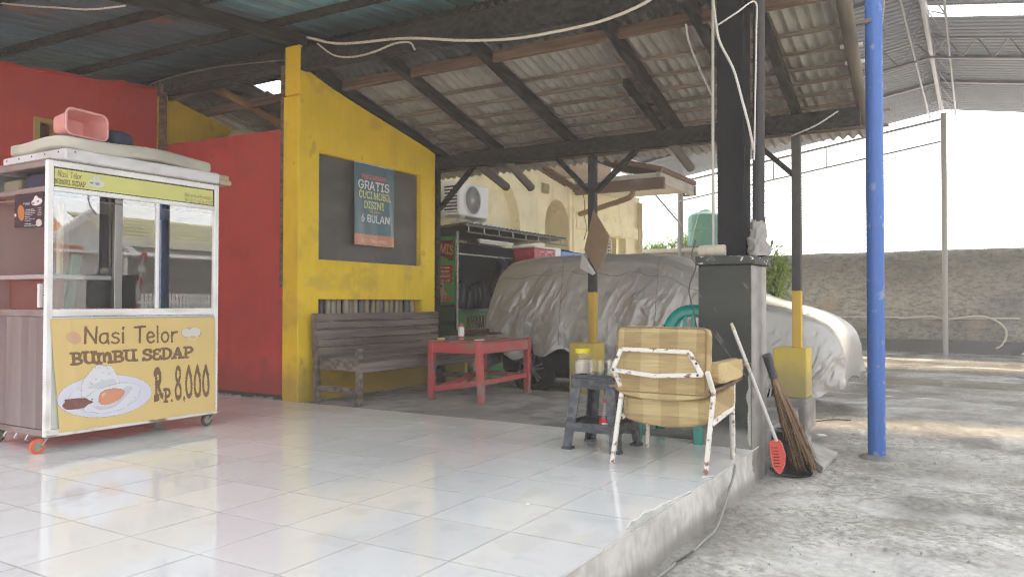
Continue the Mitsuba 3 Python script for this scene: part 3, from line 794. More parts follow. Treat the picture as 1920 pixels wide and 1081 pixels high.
Wn = add('window', yz(sbox(16.72, 1.9, 17.85, 2.60).difference(sbox(16.77, 1.95, 17.80, 2.55)), BX - .22, .04), 'satin', (.55, .54, .5), parent=H, label='small barred window under the ledge')
add('pane', bx(BX - .285, BX - .28, 16.75, 17.82, 1.93, 2.57), 'gloss', (.03, .035, .04), parent=Wn)
for i in range(7): add('slat', bx(BX - .25, BX - .235, 16.76, 17.81, 1.98 + .085 * i, 2.01 + .085 * i), 'satin', (.62, .60, .55), parent=Wn)
for i in range(3): add('grille_bar', bx(BX - .232, BX - .217, 17.0 + .28 * i, 17.02 + .28 * i, 1.94, 2.56), 'satin', (.5, .5, .48), parent=Wn)
# eave verge, canopy
add('verge', bar((BX + .08, 12.2, 4.02), (BX + .08, 15.2, 3.50), .16, .05), 'brown_timber', parent=H)
Cn = add('canopy', cat([bx(BX, -5.72, 15.32, 17.5, 3.56, 3.72)]), 'matte', parent=H, tint=wear((.70, .67, .60), (.40, .37, .32), 1.5, .5, .75, 1))
rust = wear((.19, .13, .10), (.36, .29, .22), 3, .52, .75, 3)
add('fascia', fine(cb(BX - .05, -5.50, 15.20, 15.30, 3.36, 3.60, .008), .3), 'matte', parent=Cn, tint=rust)
add('side_fascia', fine(cb(-5.72, -5.62, 15.32, 17.6, 3.50, 3.74, .008), .3), 'matte', parent=Cn, tint=wear((.50, .47, .42), (.2, .17, .14), 3, .5, .75, 6))
tl = []
for i in range(17):
    y = 15.3 + .14 * i
    tl.append(tube([(-5.57, y, 3.77), (-6.3, y, 3.96), (-7.4, y, 4.26)], .06, 8, caps=True))
add('roof_tiles', cat(tl), 'matte', (.20, .13, .10), parent=H); labels[list(scene)[-1]] = {'label': 'row of red roof tiles along the canopy edge', 'kind': 'stuff'}
add('drain_pipe', tube([(BX + .06, 15.42, 2.96), (BX + .35, 15.4, 3.02), (-6.5, 15.4, 3.20), (-6.30, 15.4, 3.28), (-6.25, 15.4, 3.45)], .06, 10, smooth=5), 'satin', (.30, .20, .12), parent=H, smooth=True)
for yy in (18.9, 19.05): add('down_pipe', tube([(BX + .08, yy, 3.6), (BX + .08, yy, 2.2)], .04, 8), 'satin', (.55, .48, .30), parent=H, smooth=True)
add('lamp_box', cb(BX, BX + .07, 12.75 + 1.02, 12.98 + 1.02, 3.24, 3.44, .01), 'matte', (.38, .33, .2), parent=H)
add('frame_plate', cat([xz(sbox(-5.9, 3.5, -5.6, 3.72).difference(sbox(-5.86, 3.54, -5.64, 3.68)), 17.61, .04)]), 'satin', (.10, .10, .10), parent=H)
add('wire', tube([(BX + .05, 15.6, 3.5), (BX + .15, 15.5, 3.2), (BX + .1, 15.6, 2.9), (BX + .2, 15.5, 2.65), (BX + .08, 15.6, 2.4)], .008, 5, smooth=6), 'matte', (.03, .03, .03), parent=H)
add('added_gap_screen', bar((-8.4, 12.3, 4.2), (-8.4, 18.9, 4.2), .2, 2.0, (0, 0, 1), .02), 'matte', (.10, .075, .06), parent=H)  # upright dark screen, added to hide a sky gap mirrored in the tiles
add('gable_roof', cat([bx(-9.0, BX + .05, 7.9, 12.5, 4.85, 4.9)]), 'brown_timber', parent=H)  # unseen strip capping the raised wall, shaped to close the sky gap

# air conditioner
AC = thing('air_conditioner', 'white outdoor air conditioner unit mounted high on the cream wall', 'air conditioner')
ax0, ay0, ay1, az0, az1 = -6.98, 9.98, 10.82, 2.38, 2.92
def acbox():
    f = cb(ax0 - .34, ax0, ay0, ay1, az0, az1, .015)
    return f
add('casing', acbox(), 'satin', (.72, .72, .70), parent=AC)
yc, zc, R_ = ay0 + .36, (az0 + az1) / 2, .235
add('fan_ring', lathe([(R_ + .012, 0), (R_ + .012, .012), (R_ - .01, .016), (R_ - .012, 0)], 40, (ax0, yc, zc), (1, 0, 0)), 'satin', (.60, .60, .58), parent=AC, smooth=30)
add('fan_disc', lathe([(0, .002), (R_ - .01, .002)], 40, (ax0, yc, zc), (1, 0, 0)), 'matte', (.10, .10, .10), parent=AC)
bl = [tube([(ax0 + .010, yc + math.cos(t + k_ * .5 / 5) * (.05 + .036 * k_), zc + math.sin(t + k_ * .5 / 5) * (.05 + .036 * k_)) for k_ in range(6)], .0045, 5) for t in np.linspace(0, 2 * math.pi, 24, endpoint=False)]
bl += [tube([(ax0 + .010, yc + r * math.cos(t), zc + r * math.sin(t)) for t in np.linspace(0, 2 * math.pi, 33)], .004, 5, caps=False) for r in (.08, .13, .18, .215)]
add('fan_grille', cat(bl), 'satin', (.45, .45, .44), parent=AC)
add('fan_hub', lathe([(0, .02), (.03, .018), (.042, .004)], 20, (ax0, yc, zc), (1, 0, 0)), 'satin', (.62, .62, .6), parent=AC, smooth=True)
add('side_slot_panel', bx(ax0 - .30, ax0 - .05, ay0 - .003, ay0 + .002, az0 + .05, az1 - .05), 'matte', (.05, .05, .05), parent=AC)
for i in range(9): add('side_slat', bx(ax0 - .31, ax0 - .04, ay0 - .014, ay0 - .002, az0 + .06 + .052 * i, az0 + .082 + .052 * i), 'satin', (.66, .66, .64), parent=AC)
for yy in (ay0 + .1, ay1 - .1):
    add('bracket', cat([bar((BX, yy, az0 - .02), (ax0 + .02, yy, az0 - .02), .035, .035), bar((BX, yy, az0 - .32), (ax0 - .05, yy, az0 - .04), .03, .03)]), 'satin', (.66, .66, .63), parent=AC)
add('duct_cover', cb(BX, BX + .12, ay0 - .45, ay0 + .12, az0 - .18, az0 + .02, .02), 'satin', (.68, .66, .58), parent=AC)
VB = thing('vent_block', 'white louvred ventilation block low on the cream wall under the arch', 'vent')
add('frame', yz(sbox(11.1, 2.15, 12.3, 2.42).difference(unary_union([sbox(11.14 + .19 * i, 2.19, 11.28 + .19 * i, 2.38) for i in range(6)])), BX + .06, .06), 'satin', (.66, .64, .58), parent=VB)
add('louvre', cat([bx(BX + .005, BX + .03, 11.15, 12.27, 2.20 + .05 * i, 2.215 + .05 * i) for i in range(4)]), 'satin', (.55, .54, .5), parent=VB)

# ------------------------------------------------------------------ green chicken stall
G1, G2, DK = (.045, .22, .07), (.09, .36, .12), (.03, .03, .032)
ST = thing('chicken_stall', 'green food stall with a metal awning and chicken signs behind the bench', 'food stall')
sx, sy = -6.55, 9.32
add('awning', cat([frame(trimesh.Trimesh(*[np.array(q) for q in ([(0, 0, 0), (1.7, 0, 0), (1.7, 3.2, 0), (0, 3.2, 0), (0, 0, .03), (1.7, 0, .03), (1.7, 3.2, .03), (0, 3.2, .03)], [(0, 2, 1), (0, 3, 2), (4, 5, 6), (4, 6, 7), (0, 1, 5), (0, 5, 4), (1, 2, 6), (1, 6, 5), (2, 3, 7), (2, 7, 6), (3, 0, 4), (3, 4, 7)])]), (-8.1, 9.3, 2.04), (1, 0, .055), (0, 1, 0))]), 'metal', (.16, .165, .165), parent=ST)
wv = []
for i in range(26):
    wv.append(tube([(-6.36, 9.32 + .125 * i, 2.165), (-8.1, 9.32 + .125 * i, 2.07)], .014, 6))
add('awning_ribs', cat(wv), 'metal', (.16, .165, .165), parent=ST)
add('awning_truss', cat([tube([(-6.38, 9.3, 2.03), (-6.38, 12.5, 2.03)], .012, 6), tube([(-6.38, 9.3, 2.13), (-6.38, 12.5, 2.13)], .012, 6)] + [tube([(-6.38, 9.35 + .42 * i, 2.03), (-6.38, 9.35 + .42 * i, 2.13)], .009, 5) for i in range(8)]), 'metal', (.40, .40, .38), parent=ST)
add('corner_pole', tube([(sx - .02, sy + .02, .0), (sx - .02, sy + .02, 2.05)], .014, 8), 'satin', (.62, .62, .6), parent=ST)
add('rail', tube([(sx - .02, sy + .02, 1.72), (sx - .02, 12.3, 1.72)], .012, 6), 'satin', (.55, .55, .5), parent=ST)
SP = add('side_panel', bx(-7.4, sx - .05, sy, sy + .03, .96, 1.98), 'satin', G1, parent=ST)
def ypanel(ms, y): return ms
def flat(poly, o, u, v, d=.002): return frame(extr(poly, d), o, u, v)
def text_poly(txt, o, u, v, w, h, bold=True, d=.002, shear=0.0, arc=0.0):
    m = meshkit.text_mesh(txt, 1.0, 1.0, bold)
    p = np.array(m.vertices); lo, hi = p.min(0), p.max(0)
    p = (p - lo) / (hi - lo)
    if arc: p[:, 1] += arc * (1 - (2 * p[:, 0] - 1) ** 2)
    q = np.stack([p[:, 0] * w + shear * p[:, 1] * h, p[:, 1] * h, p[:, 2] * d], 1)
    return frame(trimesh.Trimesh(q, m.faces, process=False), o, u, v)
ox = -7.4
def onside(poly, d=.002): return frame(extr(poly, d), (0, sy - .001, 0), (1, 0, 0), (0, 0, 1))
PX0, PX1 = -7.13, -6.62
add('arch_sign', onside(Polygon([(PX0 - .2, 1.62), (PX1, 1.62)] + [(PX1 - .01, 1.92), (PX0 - .2, 1.92)]).difference(Point(PX0 + .2, 1.36).buffer(.345)), .006), 'satin', (.16, .02, .015), parent=SP)
add('arch_sign_lettering', text_poly('KY AMIS', (PX0 - .03, sy - .0075, 1.69), (1, 0, 0), (0, 0, 1), .52, .15, True, .002, .1, .25), 'satin', (.55, .24, .10), parent=SP)
add('sign_face', onside(Polygon([(PX0, 1.0), (PX1, 1.0), (PX1, 1.68), (PX0, 1.68)]), .004), 'satin', (.10, .30, .09), parent=SP)
for i, (z, t_) in enumerate([(1.50, 'SEDIA: AYAM POTONG'), (1.44, 'UTUH - FILLET'), (1.37, 'TERIMA PESANAN'), (1.305, '0858 7012 50')]):
    add('red_strip', onside(sbox(PX0 + .02, z - .012, PX1 - .02, z + .045), .0065), 'satin', (.42, .03, .025), parent=SP)
    add('strip_lettering', text_poly(t_, (PX0 + .06, sy - .0095, z + .002), (1, 0, 0), (0, 0, 1), .38, .03, True), 'satin', (.66, .55, .45), parent=SP)
def blob(cx, cz, rx, rz, n=28, a=0): return affinity.rotate(affinity.scale(Point(cx, cz).buffer(1, 8), rx, rz), a)
hen = unary_union([blob(-6.90, 1.10, .16, .11), blob(-6.87, 1.21, .075, .10), blob(-7.03, 1.19, .07, .11, a=25)]).intersection(sbox(PX0, 1, PX1, 2))
add('hen_picture', onside(hen, .006), 'satin', (.50, .32, .18), parent=SP)
add('hen_eyes', cat([onside(blob(-6.90, 1.245, .017, .02), .008), onside(blob(-6.845, 1.245, .017, .02), .008)]), 'gloss', (.02, .02, .02), parent=SP)
add('hen_beak', onside(Polygon([(-6.89, 1.215), (-6.855, 1.215), (-6.872, 1.18)]), .0085), 'satin', (.60, .10, .04), parent=SP)
add('hen_comb', onside(unary_union([blob(-6.90 + .03 * i, 1.325, .02, .03) for i in range(3)]), .0055), 'satin', (.45, .04, .03), parent=SP)
add('lower_lettering', text_poly('TOARA', (PX0 + .02, sy - .012, 1.005), (1, 0, 0), (0, 0, 1), .48, .095, True), 'satin', (.55, .08, .07), parent=SP)
add('lower_panel', cat([bx(-7.4, sx - .05, sy, sy + .03, -.2, .93)]), 'satin', (.025, .075, .025), parent=ST)
add('lower_panel_rail', cat([bx(-7.4, sx - .04, sy - .02, sy, .66, .72)]), 'satin', (.02, .02, .02), parent=ST)
CN = add('counter', bx(sx - .04, sx, sy + .04, 11.6, -.2, .86), 'satin', G2, parent=ST)
add('counter_top', cb(sx - .6, sx + .03, sy + .04, 11.7, .862, .90, .006), 'metal', (.25, .27, .27), parent=ST)
for dx_, c_ in ((.003, (.55, .42, .22)), (.0055, (.20, .03, .025))):
    gsh = .02 if dx_ < .004 else 0
    add('counter_lettering', text_poly('AYAM', (sx + dx_ - .003, sy + .20 - gsh, .60 - gsh), (0, 1, 0), (0, 0, 1), .50 + 2 * gsh, .20 + 2 * gsh, True, .003, .05), 'satin', c_, parent=CN)
add('counter_picture', cat([frame(extr(unary_union([blob(sy + .22, .34, .10, .10), blob(sy + .38, .30, .12, .12), blob(sy + .55, .33, .09, .13)]), .003), (sx, 0, 0), (0, 1, 0), (0, 0, 1))]), 'satin', (.12, .05, .04), parent=CN)
add('back_curtain', cat([bx(-7.45, -7.40, 9.4, 12.4, -.2, 2.0)]), 'matte', (.045, .045, .055), parent=ST)
add('end_panel', cat([bx(-7.4, -6.6, 12.35, 12.4, -.2, 2.0)]), 'matte', (.05, .05, .055), parent=ST)
add('fluorescent_lamp', cat([cb(-6.50, -6.44, 9.75, 10.75, 1.93, 1.965, .006), tube([(-6.47, 9.78, 1.915), (-6.47, 10.72, 1.915)], .016, 10)]), 'satin', (.72, .72, .68), parent=ST, label='white fluorescent lamp under the awning, switched off')
for i, c_ in enumerate([(.16, .02, .03), (.02, .05, .055), (.02, .025, .04), (.03, .03, .035), (.02, .022, .035), (.05, .055, .06)]):
    yb = sy + .14 + i * .16; hb = .34 + .05 * (i % 3)
    def bag(u, v, yb=yb, hb=hb):
        t = u * 2 * math.pi; s = .5 + .5 * np.sin(np.clip(v, 0.02, .98) * math.pi) ** .5
        return np.stack([sx - .22 + .09 * np.cos(t) * s, yb + .08 * np.sin(t) * s, .90 + v * hb], -1) + .018 * (meshkit.fbm(np.stack([np.cos(t) * 2, np.sin(t) * 2 + yb * 9, v * 4], -1), 3, i) - .5)[..., None]
    add('hanging_bag', grid(bag, 20, 14), 'gloss', c_, parent=ST, smooth=True)
def blackbag(u, v):
    t = u * 2 * math.pi; s = np.sin(np.clip(v, .03, .97) * math.pi) ** .45 * (1.1 - .35 * v)
    n_ = meshkit.fbm(np.stack([np.cos(t) * 1.6, np.sin(t) * 1.6, v * 4], -1), 3, 12)
    return np.stack([-6.25 + .16 * np.cos(t) * s * (.6 + .8 * n_), 10.05 + .24 * np.sin(t) * s * (.6 + .8 * n_), .80 + v * .88], -1)
k = add('cloth_bundle', grid(blackbag, 40, 36), 'gloss', (.025, .027, .035), smooth=True); labels[k] = {'label': 'dark plastic bundle hanging between the green stall and the covered car', 'category': 'bundle'}
def carton(name, x0, x1, y0, y1, z0, z1, c, label, extra=None):
    t = thing(name, label, name.replace('_', ' '))
    add('body', cb(x0, x1, y0, y1, z0, z1, .01), 'satin', c, parent=t)
    return t
RBX = carton('ice_box', -6.45, -6.06, 10.75, 11.45, 1.35, 1.875, (.42, .05, .07), 'red and white box behind the covered car roof')
add('lid', cb(-6.47, -6.04, 10.73, 11.47, 1.877, 1.915, .01), 'satin', (.72, .70, .68), parent=RBX)
add('white_end', cb(-6.46, -6.05, 11.455, 11.66, 1.35, 1.92, .01), 'satin', (.72, .72, .70), parent=RBX)
def onbox(p): return frame(extr(p, .003), (-6.059, 0, 0), (0, 1, 0), (0, 0, 1))
add('print', cat([onbox(unary_union([blob(11.02, 1.76, .12, .07), blob(11.25, 1.77, .12, .06)]).difference(unary_union([blob(11.02, 1.76, .11, .06), blob(11.25, 1.77, .11, .05)]))), onbox(sbox(11.15, 1.835, 11.4, 1.85))]), 'satin', (.66, .45, .42), parent=RBX)
BBX = carton('tarpaulin_box', -6.5, -6.06, 11.70, 12.75, 1.3, 1.88, (.10, .24, .55), 'bright blue box behind the covered car beside the red one')
add('cover_fold', grid(lambda u, v: np.stack([-6.52 + .475 * v, 11.69 + 1.08 * u, 1.892 + .02 * np.sin(u * 19) * (1 - v) + .012 * np.sin(v * 8 + u * 5)], -1), 30, 12), 'satin', (.12, .28, .60), parent=BBX, smooth=True)
# ------------------------------------------------------------------ low rear wall, water tank, plants
LW = thing('rear_wall', 'low mossy grey wall under the green tank at the back left', 'wall')
add('render', cat([bx(-10.5, -6.9, 22.0, 22.2, -.3, 2.48)]), 'far_wall_render', parent=LW)
add('coping', cb(-10.5, -6.85, 21.93, 22.27, 2.48, 2.60, .02), 'matte', parent=LW, tint=wear((.42, .41, .37), (.2, .2, .16), 2, .45, .7, 2))
TK = thing('water_tank', 'green plastic water tank standing beyond the low rear wall', 'water tank')
tkp = [(0, 0), (.50, 0), (.52, .03), (.52, .42), (.505, .44), (.505, .46), (.52, .48), (.52, .86), (.47, .96), (.30, 1.05), (.14, 1.08), (.14, 1.12), (0, 1.12)]
add('body', lathe(tkp, 28, (-6.95, 22.8, 2.66)), 'satin', (.09, .25, .20), parent=TK, smooth=35)
add('stand', cat([bx(-7.5, -6.4, 22.4, 23.2, 2.56, 2.66)] + [bx(a_, a_ + .1, b_, b_ + .1, GZ, 2.56) for a_ in (-7.45, -6.55) for b_ in (22.42, 23.08)]), 'matte', (.22, .21, .2), parent=TK)
add('strap', tube([(-6.95, 22.27, 3.75), (-7.08, 22.2, 3.2), (-7.2, 22.2, 2.7)], .012, 5), 'matte', (.5, .48, .4), parent=TK)


def leaf_mesh(L, w):
    v = [(0, 0, 0), (w * .5, L * .35, .02 * L), (0, L * .4, -.03 * L), (-w * .5, L * .35, .02 * L), (0, L, -.12 * L)]
    return np.array(v), np.array([(0, 1, 2), (0, 2, 3), (1, 4, 2), (2, 4, 3)])


def plant(name, label, cx, cy, z0, h, rx, ry, n, L, w, seed, c0, c1, stems=7):
    t = thing(name, label, 'bush')
    r = np.random.default_rng(seed); st = []
    tips = []
    for i in range(stems):
        a_ = r.uniform(0, 2 * math.pi); q = np.array([cx + rx * .8 * math.cos(a_) * r.uniform(.2, 1), cy + ry * .8 * math.sin(a_) * r.uniform(.2, 1), z0 + h * r.uniform(.5, .95)])
        base = np.array([cx + r.normal(0, .05), cy + r.normal(0, .05), z0 - .25]); mid = (base + q) / 2 + r.normal(0, .06, 3)
        st.append(tube([base, mid, q], [.018, .012, .005], 6, smooth=4)); tips.append((mid, q))
    add('stem', cat(st), 'matte', (.12, .10, .06), parent=t)
    V, F, Cc = [], [], []; lv, lf = leaf_mesh(L, w)
    for i in range(n):
        m_, q = tips[r.integers(len(tips))]
        s = r.uniform(0, 1.15); p = m_ + (q - m_) * s + r.normal(0, 1, 3) * [rx * .22, ry * .22, h * .11]
        az = r.uniform(0, 2 * math.pi); el = r.uniform(-.9, .5)
        d = np.array([math.cos(az) * math.cos(el), math.sin(az) * math.cos(el), math.sin(el)])
        s_ = unit(np.cross(d, [0, 0, 1]) + 1e-6); u_ = np.cross(s_, d); k_ = r.uniform(.6, 1.25)
        V.append(p + k_ * (lv[:, :1] * s_ + lv[:, 1:2] * d + lv[:, 2:] * u_)); F.append(lf + len(V) * 5 - 5)
        Cc.append(np.tile(np.array(c0) + (np.array(c1) - np.array(c0)) * r.uniform(0, 1), (5, 1)))
    k = key('leaves', t)
    scene[k] = mikit.ply(trimesh.Trimesh(np.vstack(V), np.vstack(F), process=False), 'leaf', color=np.vstack(Cc)); labels[k] = {'label': 'mass of narrow leaves', 'kind': 'stuff'}
    return t


plant('bush', 'bright green narrow-leaved bush beside the black pedestal', *at(1452, 505, 1, 14)[:2], 1.0, 1.0, .42, .4, 420, .24, .055, 3, (.18, .32, .04), (.50, .62, .12), 12)
plant('bush', 'yellow-green bush behind the low rear wall, left of the tank', *at(1240, 470, 1, 23.2)[:2], 2.3, .75, .9, .4, 900, .2, .06, 5, (.10, .20, .02), (.30, .42, .07), 12)
plant('bush', 'small yellow-green bush behind the dark corner pole', *at(1284, 462, 1, 23.6)[:2], 2.4, .85, .35, .3, 350, .2, .06, 6, (.10, .20, .02), (.30, .42, .07), 8)
PB = thing('planter', 'mossy concrete planter behind the covered car', 'planter')
px_ = at(1452, 520, 1, 14)
add('body', cb(px_[0] - .45, px_[0] + .45, 13.7, 14.3, GZ, .85, .03), 'far_wall_render', parent=PB)

# ------------------------------------------------------------------ covered car
CAR = thing('covered_car', 'van parked under a wrinkled silver grey cover', 'car')
YC = 9.98
cl = np.array([(-5.98, .13, .60), (-6.02, .45, .74), (-5.97, .85, .82), (-5.86, 1.25, .80), (-5.70, 1.53, .76), (-5.40, 1.635, .74), (-4.8, 1.665, .74), (-4.1, 1.665, .74), (-3.6, 1.64, .74), (-3.28, 1.585, .74), (-2.9, 1.42, .78), (-2.5, 1.20, .84), (-2.2, 1.07, .87),
               (-1.95, 1.0, .87), (-1.7, .93, .85), (-1.48, .84, .82), (-1.32, .70, .78), (-1.25, .50, .74), (-1.25, .30, .70), (-1.28, .12, .60)])
cs = smoothline(cl, 10)
seg = np.concatenate([[0], np.cumsum(np.linalg.norm(np.diff(cs[:, :2], axis=0), axis=1))]); seg /= seg[-1]
NS, NT = 460, 320


def cover_fn(u, v):
    X, Z, Wd = (np.interp(u, seg, cs[:, i]) for i in range(3))
    hem = .06 + .27 * np.clip((X + 2.6) / -1.2, 0, 1) - .0 * X + .05 * np.sin(X * 5) * np.clip((X + 5.9), 0, .3) / .3 + .04 * np.sin(X * 13)
    hem = np.minimum(hem, Z - .01)
    belt = np.clip((Z - .95) / .55, 0, 1)
    half = .90 - .02 * belt
    endf = np.clip(np.minimum((X + 6.04) / .42, (-1.22 - X) / .5), 0, 1)
    half = np.where(endf < 1, Wd + (half - Wd) * np.sqrt(np.clip(1 - (1 - endf) ** 2, 0, 1)), half)
    topw = Wd * (.96 + .04 * endf)
    t = v * 2 - 1; s = np.sign(t); a_ = np.abs(t)
    H_ = Z - hem
    rr = .13 * np.clip(H_ / .5, .05, 1)
    # path: flat top to the shoulder, round the corner, down the side
    L1 = np.maximum(topw - rr, .05); L2 = rr * math.pi / 2; L3 = np.maximum(H_ - rr, .002)
    tot = L1 + L2 + L3; d = a_ * tot
    ang = np.clip((d - L1) / np.maximum(rr, 1e-4), 0, math.pi / 2)
    y = np.minimum(d, L1) + rr * np.sin(ang); z = Z - .035 * (np.minimum(d, L1) / L1) ** 2 - rr * (1 - np.cos(ang))
    dn = np.clip(d - L1 - L2, 0, None); k_ = dn / np.maximum(L3, 1e-4)
    z = z - dn; y = y + (half - topw) * (1 - (1 - k_) ** 2) + .02 * k_ ** 3
    z = np.where(a_ > .999, z, z)
    return X, YC + s * y, z, k_, s, endf


def cover_pts(u, v):
    X, Y, Z, k_, s, endf = cover_fn(u, v)
    P = np.stack([X, Y, Z], -1)
    du = np.gradient(P, axis=0); dv = np.gradient(P, axis=1); n_ = np.cross(du, dv); n_ /= np.linalg.norm(n_, axis=-1, keepdims=True) + 1e-9
    q = X * .50 + Z * .86; r = X * .86 - Z * .50
    side = np.clip(k_ * 3, 0, 1)
    wq = q + .25 * meshkit.fbm(P * 2.5, 2, 21); wr = r + .16 * meshkit.fbm(P * 3.1, 2, 22)
    ridge = lambda n: np.clip(1 - np.abs(n - .5) * 4.5, 0, 1) ** 1.6
    fold = .034 * ridge(meshkit.fbm(np.stack([wq * .9, wr * 3.4, Y * .8], -1), 2, 3)) + .017 * ridge(meshkit.fbm(np.stack([wq * 1.6, wr * 6.5, Y], -1), 2, 7)) + .010 * ridge(meshkit.fbm(np.stack([wq * 5, wr * 13, Y * 3], -1), 2, 9)) - .022 * np.abs(meshkit.fbm(P * [5, 5, 3.6], 2, 41) - .5) - .014 * np.abs(meshkit.fbm(P * [11, 11, 8], 2, 43) - .5)
    f3 = meshkit.fbm(P * 4.2, 3, 11)
    msk = .25 + 1.1 * np.clip((meshkit.fbm(P * [1.1, 1, 1.4], 2, 31) - .34) / .3, 0, 1)
    h = (.12 + .88 * side) * msk * 1.15 * (fold - .02) + .02 * (f3 - .5) + .05 * (1 - endf) * (meshkit.fbm(P * [3, 9, 2.5], 3, 4) - .5)
    h = h + .05 * k_ ** 2 * np.sin(X * 9 + 4 * f3) * side * .6
    return P + n_ * h[..., None]


cm = grid(cover_pts, NS, NT)
CG = np.array(cm.vertices).reshape(NS + 1, NT + 1, 3)
CV = add('cover', cm, 'car_cover', parent=CAR, smooth=True)
for xs_m in (-4.75, -3.42, -2.25):
    i = int(np.argmin(np.abs(np.interp(np.linspace(0, 1, NS + 1), seg, cs[:, 0]) - xs_m) + (np.interp(np.linspace(0, 1, NS + 1), seg, cs[:, 1]) < .6) * 9))
    add('seam', tube(CG[i, 4:-4:2], .0045, 5), 'matte', (.24, .23, .21), parent=CAR, smooth=True)
for j in (int(NT * .27), int(NT * .73)):
    add('seam', tube(CG[NS // 8:-NS // 6:2, j], .0045, 5), 'matte', (.24, .23, .21), parent=CAR, smooth=True)
add('underbody', cat([cb(-5.75, -1.75, YC - .76, YC + .76, -.02, .40, .08)]), 'matte', (.012, .012, .013), parent=CAR)
for wx, wy, s in [(-5.20, YC - .86, -1), (-2.02, YC - .86, -1), (-5.20, YC + .86, 1), (-2.02, YC + .86, 1)]:
    w_ = key('wheel', CAR); zc_ = GZ + .325
    scene[w_] = shape(lathe([(.20, -.08), (.212, .0), (.205, .012), (.20, .02)], 40, (wx, wy + .02 * -s, zc_), (0, s, 0)), 'metal', (.30, .30, .31), 35)
    add('tyre', lathe([(.205, -.20), (.30, -.20), (.322, -.17), (.325, -.10), (.322, -.03), (.30, .005), (.215, .012), (.205, 0)], 48, (wx, wy, zc_), (0, s, 0)), 'matte', (.018, .018, .019), parent=w_, smooth=35)
    sp = []
    for j in range(6):
        for da in (-.13, .13):
            t_ = j * math.pi / 3 + .3
            p0 = np.array([wx + .05 * math.cos(t_ + da * 2.2), wy + s * -.01, zc_ + .05 * math.sin(t_ + da * 2.2)]); p1 = np.array([wx + .20 * math.cos(t_ + da), wy + s * .0, zc_ + .20 * math.sin(t_ + da)])
            sp.append(bar(p0, p1, .022, .022, (0, 1, 0), .004))
    add('rim_spokes', cat(sp + [lathe([(0, .012), (.05, .01), (.06, -.01), (.055, -.05)], 20, (wx, wy, zc_), (0, s, 0))]), 'metal', (.42, .42, .43), parent=w_)
    add('brake_disc', lathe([(0, -.09), (.19, -.09)], 24, (wx, wy, zc_), (0, s, 0)), 'matte', (.02, .02, .02), parent=w_)
# ------------------------------------------------------------------ wooden bench
BE = thing('wooden_bench', 'weathered grey-brown wooden bench with a plank back against the yellow wall', 'bench')
by0, by1 = 5.66, 7.62
for (xa, ya, zt) in [(-5.70, by0, .885), (-5.70, by1, .875), (-5.17, by0 + .03, .545), (-5.17, by1, .50)]:
    add('leg', bar((xa, ya, -.01), (xa - (.04 if xa < -5.5 else 0), ya, zt), .055, .055, (0, 1, 0)), 'bench_wood', parent=BE)
zz = [.442, .54, .545, .62, .622, .72, .722, .80, .802, .885]
for i in range(5):
    z0, z1 = zz[2 * i], zz[2 * i + 1] - .004
    xb = -5.655 - .04 * ((z0 + z1) / 2 / .885)
    e = RNG.uniform(-.02, .015)
    add('back_plank', bar((xb, by0 - .04 + abs(e), (z0 + z1) / 2), (xb, by1 + .06 + e - .006 * i, (z0 + z1) / 2 + .004), .02, z1 - z0, c=.003), 'bench_wood', parent=BE)
for i in range(4):
    x0 = -5.64 + i * .118
    add('seat_plank', cb(x0, x0 + .112, by0 - .02, by1 + .04, .425, .447, .003), 'bench_wood', parent=BE)
add('seat_apron', bar((-5.14, by0 + .0, .375), (-5.14, by1 + .02, .355), .024, .13), 'bench_wood', parent=BE)
add('end_apron', bar((-5.66, by0 + .0, .375), (-5.19, by0 + .03, .375), .024, .11), 'bench_wood', parent=BE)
add('end_apron', bar((-5.66, by1, .365), (-5.19, by1, .365), .024, .11), 'bench_wood', parent=BE)
add('stretcher', bar((-5.69, by0, .135), (-5.18, by0 + .03, .125), .03, .055), 'bench_wood', parent=BE)
add('stretcher', bar((-5.69, by1, .13), (-5.18, by1, .13), .03, .055), 'bench_wood', parent=BE)
k = add('wood_box', cb(-5.60, -5.3, 7.7, 8.0, -.02, .30, .01), 'matte', parent=None, tint=wear((.42, .36, .12), (.25, .22, .12), 6, .45, .7, 3)); labels[k] = {'label': 'faded yellow wooden box on the floor at the far end of the bench', 'category': 'box'}

# ------------------------------------------------------------------ red table
TB = thing('red_table', 'low red painted wooden table with crossed floor rails', 'table')
red = wear((.40, .060, .060), (.24, .13, .11), 6, .50, .72, 3, low=0)
red2 = wear((.46, .085, .085), (.30, .2, .18), 6, .52, .74, 6, low=0)
tx0, tx1, ty0, ty1, tz = -4.84, -4.26, 6.42, 7.40, .60
for (x, y, dx) in [(tx0, ty0, 0), (tx1, ty0, .035), (tx0, ty1, 0), (tx1, ty1, 0)]:
    add('leg', fine(bar((x + dx * .6, y + dx * .9, -.01), (x, y, tz + .012), .062, .062, (0, 1, 0), .005), .06), 'satin', parent=TB, tint=red2 if dx else red)
add('apron', fine(bar((tx0 + .03, ty0 - .015, .535), (tx1 - .03, ty0 - .015, .535), .025, .105), .08), 'satin', parent=TB, tint=red)
add('apron', fine(bar((tx1 + .012, ty0 + .03, .535), (tx1 + .012, ty1 - .03, .535), .025, .105), .08), 'satin', parent=TB, tint=red2)
add('apron', fine(bar((tx0 + .03, ty1 + .015, .535), (tx1 - .03, ty1 + .015, .535), .025, .105), .08), 'satin', parent=TB, tint=red)
add('apron', fine(bar((tx0 - .012, ty0 + .03, .535), (tx0 - .012, ty1 - .03, .535), .025, .105), .08), 'satin', parent=TB, tint=red)
